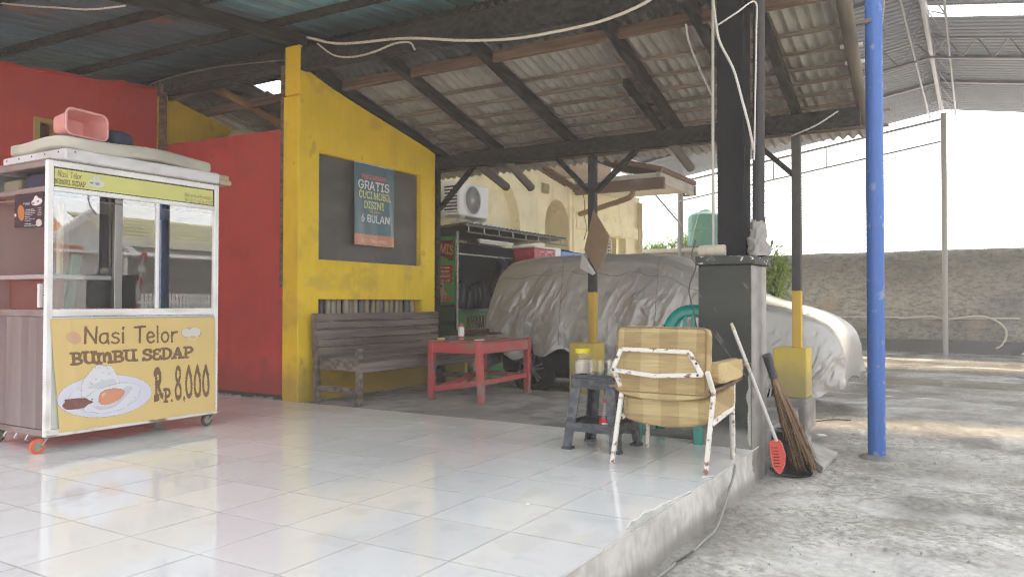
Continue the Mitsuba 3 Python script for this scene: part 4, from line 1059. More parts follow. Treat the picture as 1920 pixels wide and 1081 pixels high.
for i in range(5):
    x0 = tx0 - .005 + i * .121
    add('top_plank', fine(cb(x0, x0 + .118, ty0 - .02, ty1 + .02, tz - .012, tz + .004, .003), .08), 'satin', parent=TB, tint=wear((.26, .075, .065), (.22, .16, .13), 4, .40, .62, 10 + i))
add('rail', fine(bar((tx1 + .01, ty0 + .05, .19), (tx1, ty1 - .02, .20), .03, .05), .08), 'satin', parent=TB, tint=red2)
add('rail', fine(bar((tx0 + .03, ty0, .105), (tx1 - .02, ty0 + .02, .19), .03, .06), .08), 'satin', parent=TB, tint=red)
add('rail', fine(bar((tx0 + .03, ty0 + .03, .10), (tx0 + .02, ty1 - .02, .22), .03, .05), .08), 'satin', parent=TB, tint=red)
add('shelf_plank', fine(cb(tx0 + .05, tx1 - .05, ty1 - .35, ty1 - .05, .21, .23, .003), .08), 'satin', parent=TB, tint=wear((.20, .05, .05), (.2, .14, .12), 5, .45, .65, 2))
k = key('powder_bottle'); labels[k] = {'label': 'small white plastic bottle standing on the red table', 'category': 'bottle'}
add_ = add('body', lathe([(0, 0), (.030, 0), (.032, .006), (.032, .035), (.034, .05), (.034, .115), (.028, .13), (.024, .135), (0, .135)], 20, (-4.72, 6.78, tz + .004)), 'satin', (.66, .64, .60), parent=k, smooth=40)
add('label_band', lathe([(.0328, .004), (.0332, .034)], 20, (-4.72, 6.78, tz + .004)), 'satin', (.35, .10, .08), parent=k, smooth=True)
add('cap', lathe([(.024, .135), (.025, .16), (.02, .172), (0, .174)], 16, (-4.72, 6.78, tz + .004)), 'satin', (.28, .08, .07), parent=k, smooth=30)
k = add('cigarette_box', cb(-4.85, -4.80, 6.52, 6.60, tz + .004, tz + .026, .002), 'satin', (.55, .44, .20)); labels[k] = {'label': 'small yellowish box at the left corner of the red table', 'category': 'box'}
k = add('tray', cat([cb(-4.86, -4.74, 6.62, 6.85, tz + .004, tz + .04, .004)]), 'satin', (.10, .105, .10)); labels[k] = {'label': 'small grey tray on the red table beside the white bottle', 'category': 'tray'}
k = add('wooden_tray', cat([cb(-5.10, -4.9, 7.1, 7.9, .62, .64, .004), cb(-5.10, -4.9, 7.1, 7.12, .64, .68, .003), cb(-5.10, -5.08, 7.12, 7.9, .64, .68, .003)]), 'matte', (.07, .03, .025)); labels[k] = {'label': 'dark brown board lying across the back of the red table and bench arm', 'category': 'board'}
k = add('folded_paper', bar((-4.30, 6.40, tz + .022), (-4.22, 6.47, tz + .026), .03, .008, c=.002), 'matte', (.72, .72, .70)); labels[k] = {'label': 'white folded paper on the near corner of the red table', 'category': 'paper'}

# ------------------------------------------------------------------ armchair with the checked cushions
AR = thing('armchair', 'white metal armchair with worn yellow checked cushions, seen from behind', 'armchair')
wm = wear((.66, .63, .57), (.20, .11, .07), 38, .62, .70, 2, low=-.06)
def rail_(p, q, w=.026, h=.026, up=(0, 1, 0)): return fine(bar(p, q, w, h, up, .004), .012)
def path_bar(pts, w=.026, h=.026, up=(0, 1, 0)): return cat([rail_(pts[i], pts[i + 1], w, h, up) for i in range(len(pts) - 1)])
LX, RX_ = -1.945, -1.355
add('back_leg', path_bar([(LX, 4.435, 0), (-1.893, 4.475, .462), (-1.923, 4.40, .60)]), 'satin', parent=AR, tint=wm)
add('back_leg', path_bar([(RX_, 4.435, 0), (-1.318, 4.475, .472), (-1.333, 4.40, .60)]), 'satin', parent=AR, tint=wm)
add('front_leg', path_bar([(-1.955, 5.06, 0), (-1.94, 5.05, .30), (-1.935, 5.06, .55)], .024, .024), 'satin', parent=AR, tint=wm)
add('front_leg', path_bar([(-1.362, 5.065, 0), (-1.362, 5.05, .30), (-1.36, 5.06, .55)], .024, .024), 'satin', parent=AR, tint=wm)
for X0, X1 in ((-1.905, -1.94), (-1.335, -1.362)):
    add('side_rail', rail_((X0, 4.49, .285), (X1, 5.05, .315), .022, .03), 'satin', parent=AR, tint=wm)
add('cross_rail', rail_((-1.90, 4.66, .30), (-1.34, 4.66, .30), .022, .022, (0, 0, 1)), 'satin', parent=AR, tint=wm)
add('cross_rail', rail_((-1.94, 5.0, .31), (-1.36, 5.0, .31), .022, .022, (0, 0, 1)), 'satin', parent=AR, tint=wm)
bf = [(-1.93, 4.405, .572), (-1.885, 4.44, .712), (-1.453, 4.44, .708), (-1.365, 4.405, .575)]
add('back_frame', path_bar(bf, .026, .022), 'satin', parent=AR, tint=wm)
add('back_rail', path_bar([(-1.93, 4.398, .585), (-1.65, 4.385, .563), (-1.36, 4.398, .580)], .022, .026, (0, 0, 1)), 'satin', parent=AR, tint=wm)
add('bolt', cat([cyl(p, (p[0], p[1] - .008, p[2]), .007, 10) for p in [(-1.90, 4.41, .665), (-1.915, 4.39, .585), (-1.40, 4.415, .645), (-1.385, 4.39, .579)]]), 'satin', (.03, .025, .02), parent=AR)


def cushion(cx, cy, cz, sx_, sy_, sz_, puff, e=6.0, n=26, seed=1):
    """A padded slab: a superellipsoid box with puffed faces."""
    s = trimesh.creation.icosphere(4, 1.0); v = np.array(s.vertices)
    r = (np.abs(v) ** e).sum(1) ** (-1 / e); v = v * r[:, None]
    ax = int(np.argmin([sx_, sy_, sz_])); o = [i for i in range(3) if i != ax]
    v[:, ax] *= 1 + puff * np.clip(1 - (v[:, o] ** 2).sum(1) / 1.8, 0, 1)
    v = v * (np.array([sx_, sy_, sz_]) / 2)
    v += .010 * (meshkit.fbm(v * 9 + seed * 7, 3, seed)[:, None] - .5) * np.sign(v)
    return trimesh.Trimesh(v + [cx, cy, cz], s.faces, process=False)


def lean(m, y0, z0, deg):
    v = np.array(m.vertices); a_ = math.radians(deg); dy, dz = v[:, 1] - y0, v[:, 2] - z0
    v[:, 1] = y0 + dy * math.cos(a_) - dz * math.sin(a_); v[:, 2] = z0 + dy * math.sin(a_) + dz * math.cos(a_)
    return trimesh.Trimesh(v, m.faces, process=False)


bc = cushion(0, 0, 0, .585, .10, .415, .14, 14, seed=2)
v = np.array(bc.vertices); v[:, 2] -= .03 * (1 - (v[:, 0] / .29) ** 2) * (v[:, 2] < -.1); bc = trimesh.Trimesh(v + [-1.645, 4.50, .645], bc.faces, process=False)
add('back_cushion', lean(bc, 4.50, .45, -6), 'check_fabric', parent=AR, smooth=True)
pp = [(x, -.054, z) for x, z in np.array(sbox(-.283, -.197, .283, .199).buffer(-.03).buffer(.03, 6).exterior.coords)]
add('piping', lean(tube(np.array(pp) + [-1.645, 4.50, .645], .0045, 6), 4.50, .45, -6), 'matte', (.24, .17, .085), parent=AR, smooth=True)
sc_ = cushion(0, 0, 0, .565, .64, .145, .16, 12, seed=5)
v = np.array(sc_.vertices); v[:, 2] -= .03 * np.clip(1 - (v[:, 0] / .28) ** 2, 0, 1) * (v[:, 2] < 0); v[:, 2] += .03 * (v[:, 1] / .3)
add('seat_cushion', trimesh.Trimesh(v + [-1.635, 4.83, .375], sc_.faces, process=False), 'check_fabric', parent=AR, smooth=True)
for X, s_ in ((-1.965, 0), (-1.345, 1)):
    ap = cushion(0, 0, 0, .085, .54, .125, .10, 10, seed=8 + s_)
    v = np.array(ap.vertices); t_ = np.clip((v[:, 1] - .16) / .12, 0, 1); v += t_[:, None] * .05 * (meshkit.fbm(v * 40, 3, 5)[:, None] - .5) * [1, 1.2, 1]
    add('arm_pad', trimesh.Trimesh(v + [X + .0, 4.82, .575], ap.faces, process=False), 'check_fabric', parent=AR, smooth=True, label='torn arm pad' if s_ else None)
    add('arm_board', bar((X - .005, 4.50, .475), (X - .0, 5.13, .50), .05, .018), 'brown_timber', parent=AR)
th = [tube([(-1.345 + RNG.normal(0, .02), 5.08, .60 + RNG.normal(0, .02)), (-1.33 + RNG.normal(0, .03), 5.13, .60), (-1.32 + RNG.normal(0, .03), 5.17, .56 + RNG.normal(0, .03))], .0022, 4, smooth=3) for _ in range(14)]
add('loose_threads', cat(th), 'matte', (.35, .31, .22), parent=AR)

# ------------------------------------------------------------------ green plastic chair
GC = thing('plastic_chair', 'green plastic chair with an arched slatted back beyond the armchair', 'chair')
GR = (.0, .235, .185)
gx0, gx1, gy0, gy1 = -2.12, -1.70, 5.36, 5.84
def taper_leg(p, q, w0, w1):
    m = tube([p, q], [w0, w1], 4); return m
for (x, y, dx, dy) in [(gx0, gy0, -.012, -.02), (gx1, gy0, .015, -.02), (gx0, gy1, -.03, .03), (gx1, gy1, .03, .03)]:
    add('leg', cat([frame(cb(-.032, .032, -.006, .006, 0, 1, .003), (x + dx, y + dy, 0), (1, 0, 0), (0, 1, 0), (-dx * 1.0, -dy, .42)), frame(cb(-.006, .006, 0, .045, 0, 1, .003), (x + dx + (.028 if x < -1.9 else -.028) * -1, y + dy, 0), (1, 0, 0), (0, 1 if y < 5.6 else -1, 0), (-dx, -dy, .42))]), 'gloss', GR, parent=GC)
seat = sbox(gx0 - .02, gy0 - .02, gx1 + .02, gy1 + .01).buffer(-.05).buffer(.05)
hl = unary_union([sbox(-1.98 + .07 * i, gy1 - .12, -1.955 + .07 * i, gy1 - .05) for i in range(3)])
sm = extr(seat.difference(hl), .022); sm.apply_translation((0, 0, .415))
add('seat', sm, 'gloss', GR, parent=GC)
add('seat_skirt', cat([tube(np.array([(x, y, .405) for x, y in seat.exterior.coords]), .016, 6)]), 'gloss', GR, parent=GC, smooth=True)
gcx = (gx0 + gx1) / 2 + .01
archp = [(gcx + .215 * math.copysign(abs(math.cos(t)) ** .75, math.cos(t)), gy1 + .03 + .06 * math.sin(t), .62 + .315 * math.sin(t) ** .8) for t in np.linspace(math.pi, 0, 25)]
pts = [(gcx - .205, gy1 + .0, .42)] + archp + [(gcx + .205, gy1 + .0, .42)]
v_ = smoothline(pts, 4)
bt = tube(v_, .017, 12, flat=2.9)
add('back_frame', bt, 'gloss', GR, parent=GC, smooth=True)
for i in range(5):
    x = gcx - .13 + .065 * i; zt = .92 - .9 * (x - gcx) ** 2 * 3
    add('back_slat', bar((x, gy1 + .0, .43), (x, gy1 + .08, zt), .036, .01, (0, 1, 0), .003), 'gloss', GR, parent=GC)
add('back_rail', bar((gcx - .2, gy1 + .045, .66), (gcx + .2, gy1 + .045, .66), .012, .035), 'gloss', GR, parent=GC)

# ------------------------------------------------------------------ dark plastic stool with jar and glasses
SO = thing('plastic_stool', 'dark grey rattan-pattern plastic stool with a low shelf ring', 'stool')
SG = wear((.060, .064, .072), (.10, .105, .115), 30, .45, .6, 3)
cxs, cys, top_z = -2.225, 4.915, .497
def weave(m, amp=.0022):
    m = fine(m, .012); v = np.array(m.vertices)
    c = m.vertices.mean(0); k_ = np.sin(v[:, 2] * 420 + 2.0 * np.sin(v[:, 0] * 90 + v[:, 1] * 90)); d = v - c; d[:, 2] = 0; d /= np.linalg.norm(d, axis=1, keepdims=True) + 1e-9
    return trimesh.Trimesh(v + d * (k_ * amp)[:, None], m.faces, process=False)
topp = sbox(cxs - .165, cys - .165, cxs + .165, cys + .165).buffer(-.03).buffer(.03)
tm = extr(topp.difference(unary_union([Point(cxs, cys).buffer(.018)])), .018); tm.apply_translation((0, 0, top_z - .018))
add('top', tm, 'satin', (.05, .053, .06), parent=SO)
add('top_rim', tube(np.array([(x, y, top_z - .006) for x, y in topp.exterior.coords]), .010, 6), 'satin', (.06, .064, .07), parent=SO, smooth=True)
def ringslab(half, z0, z1, th_):
    o = sbox(cxs - half, cys - half, cxs + half, cys + half).buffer(-.02).buffer(.02)
    m = extr(o.difference(o.buffer(-th_)), z1 - z0); m.apply_translation((0, 0, z0)); return m
add('apron', weave(ringslab(.168, .415, .482, .012)), 'satin', parent=SO, tint=SG)
add('shelf_ring', weave(ringslab(.198, .125, .185, .012)), 'satin', parent=SO, tint=SG)
o_ = sbox(cxs - .19, cys - .19, cxs + .19, cys + .19); s_m = extr(o_.difference(sbox(cxs + .02, cys - .17, cxs + .14, cys + .05)), .008); s_m.apply_translation((0, 0, .160))
add('shelf', s_m, 'satin', (.04, .042, .048), parent=SO)
for sx_ in (-1, 1):
    for sy_ in (-1, 1):
        a0 = np.array([cxs + sx_ * .208, cys + sy_ * .208]); a1 = np.array([cxs + sx_ * .160, cys + sy_ * .160])
        ms = []
        for k_, (ux, uy) in enumerate(((1, 0), (0, 1))):
            wv_ = .062
            lo = np.array([[a0[0], a0[1], 0], [a0[0] - sx_ * ux * wv_, a0[1] - sy_ * uy * wv_, 0], [a1[0] - sx_ * ux * wv_ * 1.15, a1[1] - sy_ * uy * wv_ * 1.15, .43], [a1[0], a1[1], .43]])
            inn = np.array([-sx_ * uy * .01, -sy_ * ux * .01, 0])
            vv = np.vstack([lo, lo + inn]); ms.append(trimesh.Trimesh(vv).convex_hull)
        add('leg', weave(cat(ms)), 'satin', parent=SO, tint=SG)
        add('foot', cb(a0[0] - sx_ * .066, a0[0] + sx_ * .006, a0[1] - sy_ * .066, a0[1] + sy_ * .006, -.002, .018, .004), 'satin', (.05, .053, .06), parent=SO)
JR = thing('plastic_jar', 'clear plastic jar with a yellow lid on the dark stool', 'jar')
jx, jy = -2.385, 4.93
add('body', lathe([(0, .003), (.058, .003), (.062, .01), (.062, .12), (.056, .14), (.048, .146)], 24, (jx, jy, top_z + .001)), 'clear_plastic', parent=JR, smooth=35)
add('content', lathe([(0, .006), (.052, .006), (.054, .085), (.03, .10), (0, .098)], 20, (jx, jy, top_z + .001)), 'matte', (.45, .41, .35), parent=JR, smooth=40)
add('lid', lathe([(.050, .144), (.052, .148), (.052, .172), (.048, .176), (0, .177)], 24, (jx, jy, top_z + .001)), 'satin', (.68, .56, .02), parent=JR, smooth=30)
gl_lab = ['clear glass next to the yellow-lidded jar', 'clear glass second from the yellow-lidded jar', 'clear glass third from the yellow-lidded jar', 'clear glass at the right end of the row on the stool', 'clear glass standing behind the row of glasses on the stool']
for i, (gx_, gy_) in enumerate([(-2.285, 4.86), (-2.215, 4.85), (-2.15, 4.85), (-2.085, 4.87), (-2.19, 4.95)]):
    k = thing('drinking_glass', gl_lab[i], 'glass', 'glasses in a row on the dark stool')
    labels[k]['category'] = 'glass'
    scene[k] = shape(lathe([(0, .006), (.0265, .006), (.0275, .010), (.032, .105)], 10, (gx_, gy_, top_z + .001)), 'thin_glass', None, 30)
BT = thing('water_bottle', 'clear plastic bottle with a red label and red cap inside the stool ring', 'bottle')
bx_, by_ = -2.155, 4.80
add('body', lathe([(0, 0), (.03, 0), (.038, .008), (.039, .05), (.036, .06), (.039, .07), (.039, .20), (.036, .225), (.022, .285), (.013, .305), (.013, .33)], 24, (bx_, by_, .002)), 'clear_plastic', parent=BT, smooth=40)
add('wrap', lathe([(.0396, .155), (.0396, .215)], 24, (bx_, by_, .002)), 'satin', (.52, .02, .03), parent=BT, smooth=True)
add('wrap_stripe', cat([lathe([(.0400, .160), (.0400, .19)], 24, (bx_, by_, .002)).slice_plane((bx_ + .005, by_, 0), (1, -.3, 0))]), 'satin', (.72, .7, .68), parent=BT, smooth=True)
add('cap', lathe([(.0145, .322), (.0145, .342), (0, .343)], 16, (bx_, by_, .002)), 'satin', (.55, .02, .03), parent=BT, smooth=30)

# ------------------------------------------------------------------ hanging sign, broom, dustpan, slabs, cable
SG_ = thing('hanging_sign', 'brown woven board with a white paper hanging crooked on the grey post', 'sign')
q = [at(1112.5, 392, 1, 7.95), at(1142, 442, 1, 7.74), at(1136, 475, 1, 7.715), at(1119, 510, 1, 7.72), at(1095, 469, 1, 7.93)]
def quad_slab(c, th_, n=1):
    c = np.array(c); nn = unit(np.cross(c[1] - c[0], c[-1] - c[0])) * th_
    return trimesh.Trimesh(np.vstack([c, c + nn])).convex_hull
def mat_col(p, n, uv):
    s = dr.abs(dr.sin((p.z * 1.0 + p.x * .55) * 210)); a = FB(p.x * 12, p.y * 12, p.z * 12, 3)
    return MX((.24, .17, .11), (.40, .29, .19), s * .6 + a * .4)
pm('woven_board', mat_col, .85, .3)
add('board', quad_slab(q, .008), 'woven_board', parent=SG_)
q2 = [at(1092, 474, 1, 7.915), at(1117, 512, 1, 7.70), at(1111, 515.5, 1, 7.69), at(1087, 502, 1, 7.915)]
add('paper', quad_slab(q2, .002), 'matte', (.70, .70, .72), parent=SG_, label='white printed paper under the board')
for i in range(3):
    a0 = at(1093 + 3 * i, 500 - 7 * i, 1, 7.90); add('print_line', bar(a0, a0 + np.array([.05, 0, -.03]), .002, .004, c=.0005), 'matte', (.15, .15, .17), parent=SG_)

BM = thing('broom', 'stick broom of coconut ribs with a black grip leaning on the black pedestal', 'broom')
bt_, bb_ = np.array([-1.262, 5.56, .635]), np.array([-1.07, 5.86, GZ + .01])
dd = bb_ - bt_; gripe = bt_ + dd * .19
add('grip', tube([bt_, bt_ + dd * .02, gripe], [.030, .032, .026], 14), 'satin', parent=BM, smooth=40, tint=wear((.025, .028, .035), (.06, .06, .07), 40, .45, .6, 1))
add('grip_band', cat([tube([bt_ + dd * t_ + np.array([.030 * math.cos(a_), .030 * math.sin(a_) * .9, .030 * math.cos(a_) * .2]) for a_ in np.linspace(0, 6.4, 16)], .0035, 5) for t_ in (.13, .15, .17, .185)]), 'matte', (.10, .10, .11), parent=BM)
br = []
for i in range(230):
    r_ = math.sqrt(RNG.uniform(0, 1)); a_ = RNG.uniform(0, 2 * math.pi)
    u_ = unit(np.cross(dd, [0, 1, 0])); w_ = unit(np.cross(dd, u_))
    p0 = gripe - dd * .03 + (u_ * math.cos(a_) + w_ * math.sin(a_)) * .02 * r_
    L_ = RNG.uniform(.86, 1.02)
    p1 = bt_ + dd * L_ + (u_ * math.cos(a_) * 1.05 + w_ * math.sin(a_) * .6) * .10 * r_ + np.array([.03, 0, 0])
    p1[2] = max(p1[2], GZ + .008)
    mid = (p0 + p1) / 2 + RNG.normal(0, .010, 3)
    br.append(tube([p0, mid, p1], [.0022, .0020, .0011], 4, caps=False))
bm_ = cat(br); bcol = np.repeat(np.array([(.11, .06, .035), (.21, .125, .07), (.07, .04, .028), (.36, .25, .15)])[RNG.integers(0, 4, 230)], 12, 0)
k = key('bristles', BM); scene[k] = mikit.ply(bm_, 'satin', color=bcol); labels[k] = {'label': 'dense brown coconut-rib bristles', 'kind': 'stuff'}

DP = thing('long_dustpan', 'long-handled coral red scoop leaning against the black pedestal', 'dustpan')
pt, pb = at(1374, 613, 1, 5.25), at(1456, 826, 1, 5.42)
add('handle', tube([pt, pb], .0125, 12), 'satin', parent=DP, smooth=True, tint=wear((.62, .61, .58), (.40, .38, .34), 9, .5, .75, 2))
add('handle_tip', tube([pt - unit(pb - pt) * .03, pt + unit(pb - pt) * .02], [.010, .014], 12), 'satin', (.50, .44, .25), parent=DP)
e0 = at(1463, 878, 1, 5.46); uax = unit(e0 - pb); vax = unit(np.cross(uax, [.3, -1, 0]))
L_ = np.linalg.norm(e0 - pb)
pan = Polygon([(-.005, -.012), (.02, -.03), (.10, -.042), (.17, -.03), (L_ + .03, .0), (L_ + .035, .01), (.18, .045), (.10, .05), (.0, .045), (-.01, .0)])
holes = unary_union([LineString([(.05 + .022 * i, .0), (.045 + .022 * i, .04)]).buffer(.004) for i in range(7)])
add('scoop', frame(extr(pan.difference(holes), .012), pb, uax, vax), 'satin', (.62, .10, .075), parent=DP)
add('scoop_rim', tube([pb + uax * x + vax * y for x, y in pan.exterior.coords], .006, 6), 'satin', (.68, .13, .10), parent=DP, smooth=True)

SCP = thing('black_scoop', 'black rubber scoop on the ground under the broom', 'scoop')
def scoop_fn(u, v):
    t = (u - .5) * math.pi * 1.05; r_ = .05 + .20 * v
    x = -1.12 + .75 * (.16 * np.sin(t) * (.4 + .75 * v)); y = 5.93 - .27 * v + .06 * np.cos(t); z = GZ + .012 + .10 * (1 - np.cos(t)) * (1 - .5 * v) + .10 * (1 - v) ** 2
    return np.stack([x, y, z], -1)
add('bowl', grid(scoop_fn, 30, 16), 'satin', (.022, .022, .026), parent=SCP, smooth=True)
add('rim', tube([scoop_fn(np.array(u), np.array(1.0)) for u in np.linspace(0, 1, 24)], .008, 6), 'satin', (.03, .03, .034), parent=SCP, smooth=True)
BN = thing('black_bin', 'dark square bin tucked between the pedestal and the broom', 'bin')
add('body', cat([trimesh.Trimesh(np.array([(x, y, z) for z, s in ((GZ, .08), (GZ + .28, .10)) for x in (-1.21 - s, -1.21 + s * .7) for y in (6.02 - s, 6.02 + s)])).convex_hull]), 'satin', (.03, .028, .032), parent=BN)
add('rim', tube([(-1.31, 5.92, GZ + .28), (-1.14, 5.92, GZ + .28), (-1.14, 6.12, GZ + .28), (-1.31, 6.12, GZ + .28), (-1.31, 5.92, GZ + .28)], .008, 6), 'satin', (.04, .04, .045), parent=BN)
def slab_thing(pix, label):
    c = [at(x, y, 2, z) for x, y, z in pix]
    m = quad_slab(c, -.04) if np.cross(c[1] - c[0], c[3] - c[0])[2] > 0 else quad_slab(c, .04)
    k = add('concrete_slab', fine(m, .02), 'matte', tint=wear((.40, .385, .35), (.28, .265, .24), 9, .45, .7, 3)); labels[k] = {'label': label, 'category': 'slab'}
slab_thing([(1510, 823, -.10), (1572, 848, -.19), (1544, 876, -.20), (1511, 850, -.15)], 'broken grey concrete slab lying tilted on the ground right of the broom')
slab_thing([(1440, 812, -.08), (1478, 790, -.07), (1522, 818, -.12), (1500, 838, -.13)], 'concrete slab wedged behind the broom against the pedestal')
# twig and litter
k = add('twig', cat([tube([at(1525, 790, 2, GZ + .02), at(1560, 786, 2, GZ + .03), at(1595, 787, 2, GZ + .02)], .006, 5, smooth=4), tube([at(1560, 786, 2, GZ + .03), at(1566, 778, 2, GZ + .04)], .004, 5)]), 'matte', (.06, .05, .04)); labels[k] = {'label': 'dark twig on the ground beyond the yellow pier', 'category': 'twig'}
for (x, y, z, s, lab) in [(989, 945, .003, .014, 'white scrap of paper on the tile floor in the foreground'), (791, 792, .003, .012, 'white scrap of paper on the tile floor near the wooden bench'), (1498, 915, GZ + .012, .012, 'cigarette butt on the ground below the black scoop'), (1098, 831, .004, .012, 'crumpled foil bit under the dark stool'), (1540, 815, GZ + .05, .05, 'pale flat scrap lying by the concrete slabs'), (1541, 879, GZ + .015, .012, 'white crumb on the ground at the slab corner')]:
    p = at(x, y, 2, z); m = cb(-s, s, -s * .7, s * .7, -.002, .002, .001); m.apply_transform(trimesh.transformations.rotation_matrix(RNG.uniform(0, 3), (0, 0, 1))); m.apply_translation(p + [0, 0, .003])
    k = add('litter', m, 'matte', (.74, .73, .70)); labels[k] = {'label': lab, 'category': 'litter'}
for i in range(7):
    pass
peb = []
for i in range(260):
    x = -1.25 + abs(RNG.normal(0, .9)); y = RNG.uniform(2.2, 10.5); s = RNG.uniform(.002, .007)
    m = trimesh.creation.icosphere(0, s); m.vertices *= RNG.uniform(.6, 1.3, 3); m.apply_translation((x, y, GZ + .004)); peb.append(m)
k = add('pebbles', cat(peb), 'matte', (.30, .285, .255)); labels[k] = {'label': 'scattered grit and pebbles on the yard ground', 'kind': 'stuff', 'category': 'grit'}

CAB = lambda name, pts, r, c, lab, sm=8: labels.__setitem__(add(name, tube(pts, r, 8, smooth=sm), 'satin', c, smooth=True), {'label': lab, 'category': 'cable'})
CAB('cable', [(-1.365, 5.0, .50), (-1.36, 4.98, .2), (-1.345, 4.96, .01), (-1.295, 4.85, -.03), (-1.285, 4.7, -.12), at(1345, 985, 2, GZ + .03), at(1318, 1014, 2, GZ + .02), at(1296, 1034, 2, GZ + .02), at(1272, 1046, 2, GZ + .02), at(1258, 1062, 2, GZ + .02), (-1.24, 3.2, GZ + .012), (-1.3, 2.6, GZ + .012)], .007, (.26, .26, .24), 'grey twin cable running over the platform edge beside the armchair')
CAB('cable', [at(1300, 1032, 2, GZ + .025), at(1280, 1046, 2, GZ + .03), at(1262, 1055, 2, GZ + .02)], .005, (.05, .05, .05), 'short dark wire beside the grey cable on the ground', 4)
CAB('cable', [at(575, 70, 1, 5.44), at(640, 82, 1, 5.44), at(760, 72, 1, 5.44), at(870, 76, 1, 5.44), at(960, 73, 1, 5.44), at(1040, 60, 1, 5.44), at(1120, 42, 1, 5.44), at(1180, 20, 1, 5.44), at(1222, -2, 1, 5.44), at(1290, -50, 1, 5.44)], .0125, (.62, .58, .50), 'thick cream cable sagging under the roof ridge')
CAB('cable', [at(595, 82, 1, 5.40), at(625, 103, 1, 5.40), at(660, 107, 1, 5.40), at(700, 98, 1, 5.40), at(740, 82, 1, 5.40), at(768, 80, 1, 5.40), at(778, 94, 1, 5.40)], .009, (.52, .49, .42), 'thin cream cable curling below the left end of the ridge beam')
CAB('cable', [at(-30, 3, 1, 3.3), at(50, 11, 1, 3.3), at(115, 15, 1, 3.3), at(170, 18, 1, 3.3), at(235, 11, 1, 3.35)], .007, (.55, .52, .46), 'cream cable along the purlin at the upper left')
CAB('cable', [at(283, 165, 1, 5.45), at(290, 155, 1, 5.45), at(370, 133, 1, 5.45), at(440, 122, 1, 5.45), at(533, 113, 1, 5.45)], .008, (.16, .16, .155), 'grey cable above the red partition wall')
CAB('cable', [at(1336, -10, 1, 5.33), at(1342, 40, 1, 5.33), at(1350, 80, 1, 5.33), at(1375, 130, 1, 5.33), at(1392, 190, 1, 5.33), at(1405, 240, 1, 5.36), at(1413, 282, 1, 5.45)], .009, (.52, .50, .46), 'cream cable crossing the main post diagonally')
CAB('cable', [at(1345, 48, 1, 5.30), at(1380, 25, 1, 5.30), at(1416, 4, 1, 5.45), at(1418, 60, 1, 5.50), at(1416, 180, 1, 5.50), at(1414, 300, 1, 5.50)], .006, (.55, .53, .5), 'pale wire tied around the top of the main post')
CAB('cable', [at(1286, 45, 1, 5.8), at(1292, 80, 1, 5.8), at(1312, 130, 1, 5.7), at(1338, 185, 1, 5.6)], .008, (.52, .50, .46), 'cream wire hanging from the rafters left of the main post')
CAB('cable', [at(1484, 255, 1, 8.0), at(1530, 235, 1, 7.9), at(1572, 208, 1, 7.9)], .008, (.60, .58, .55), 'pale wire between the eave beam and the grey post')
CAB('cable', [at(1304, 450, 1, 5.3), at(1297, 480, 1, 5.3), at(1305, 500, 1, 5.3), at(1292, 540, 1, 5.3), at(1300, 580, 1, 5.3), at(1307, 620, 1, 5.32)], .005, (.06, .06, .06), 'thin dark cord dangling on the left side of the black pedestal')
# ------------------------------------------------------------------ poster on the blackboard
PO = thing('poster', 'dark blue car-wash announcement poster with an orange foot on the blackboard', 'poster')
py0, py1, pz0, pz1, pX = 6.32, 7.0, 1.635, 2.545, -5.836


def poster_sheet(u, v):
    y = py0 + (py1 - py0) * u; z = pz0 + (pz1 - pz0) * v
    x = pX + .010 * np.sin(u * 7 + 1.5) * (1 - v) + .012 * np.exp(-((u - .80 - .12 * (1 - v)) / .05) ** 2) * (1 - v * .6) + .006 * np.sin(u * 17 + v * 3) * (1 - v)
    return np.stack([x, y, z], -1)


def poster_x(y, z): return poster_sheet((y - py0) / (py1 - py0), (z - pz0) / (pz1 - pz0))[..., 0]


NAVY, ORG = np.array([.09, .16, .20]), np.array([.54, .25, .15])
ps = grid(lambda u, v: poster_sheet(u, .135 + .865 * v), 60, 50); add('sheet', ps, 'vinyl', NAVY, parent=PO, smooth=True)
add('foot_band', grid(lambda u, v: poster_sheet(u, .135 * v), 60, 12), 'vinyl', ORG, parent=PO, smooth=True)
add('top_batten', cb(pX - .006, pX + .006, py0 - .005, py1 + .005, pz1 - .004, pz1 + .01, .002), 'satin', (.5, .5, .5), parent=PO)


def poster_text(txt, u0, u1, v0, v1, c, bold=True, name='lettering'):
    w, h = (u1 - u0) * (py1 - py0), (v1 - v0) * (pz1 - pz0)
    m = text_poly(txt, (0, py0 + u0 * (py1 - py0), pz1 - v1 * (pz1 - pz0)), (0, 1, 0), (0, 0, 1), w, h, bold, .001)
    m = trimesh.Trimesh(*trimesh.remesh.subdivide_to_size(m.vertices, m.faces, .05)); v = np.array(m.vertices)
    v[:, 0] += poster_x(v[:, 1], v[:, 2]) + .0008
    add(name, trimesh.Trimesh(v, m.faces, process=False), 'vinyl', c, parent=PO)


WHT = (.62, .62, .62)
poster_text('PENGUMUMAN', .19, .77, .125, .185, (.60, .16, .18))
poster_text('GRATIS', .10, .86, .200, .315, WHT)
poster_text('CUCI MOBIL', .12, .90, .330, .425, (.58, .60, .24))
poster_text('DISINI', .25, .73, .450, .545, (.58, .60, .24))
poster_text('SELAMA', .38, .65, .560, .595, (.55, .30, .20))
poster_text('6 BULAN', .18, .86, .615, .715, WHT)
poster_text('0822-7504-5001', .17, .80, .925, .965, (.70, .52, .42))
u_ = np.linspace(0, 1, 2)

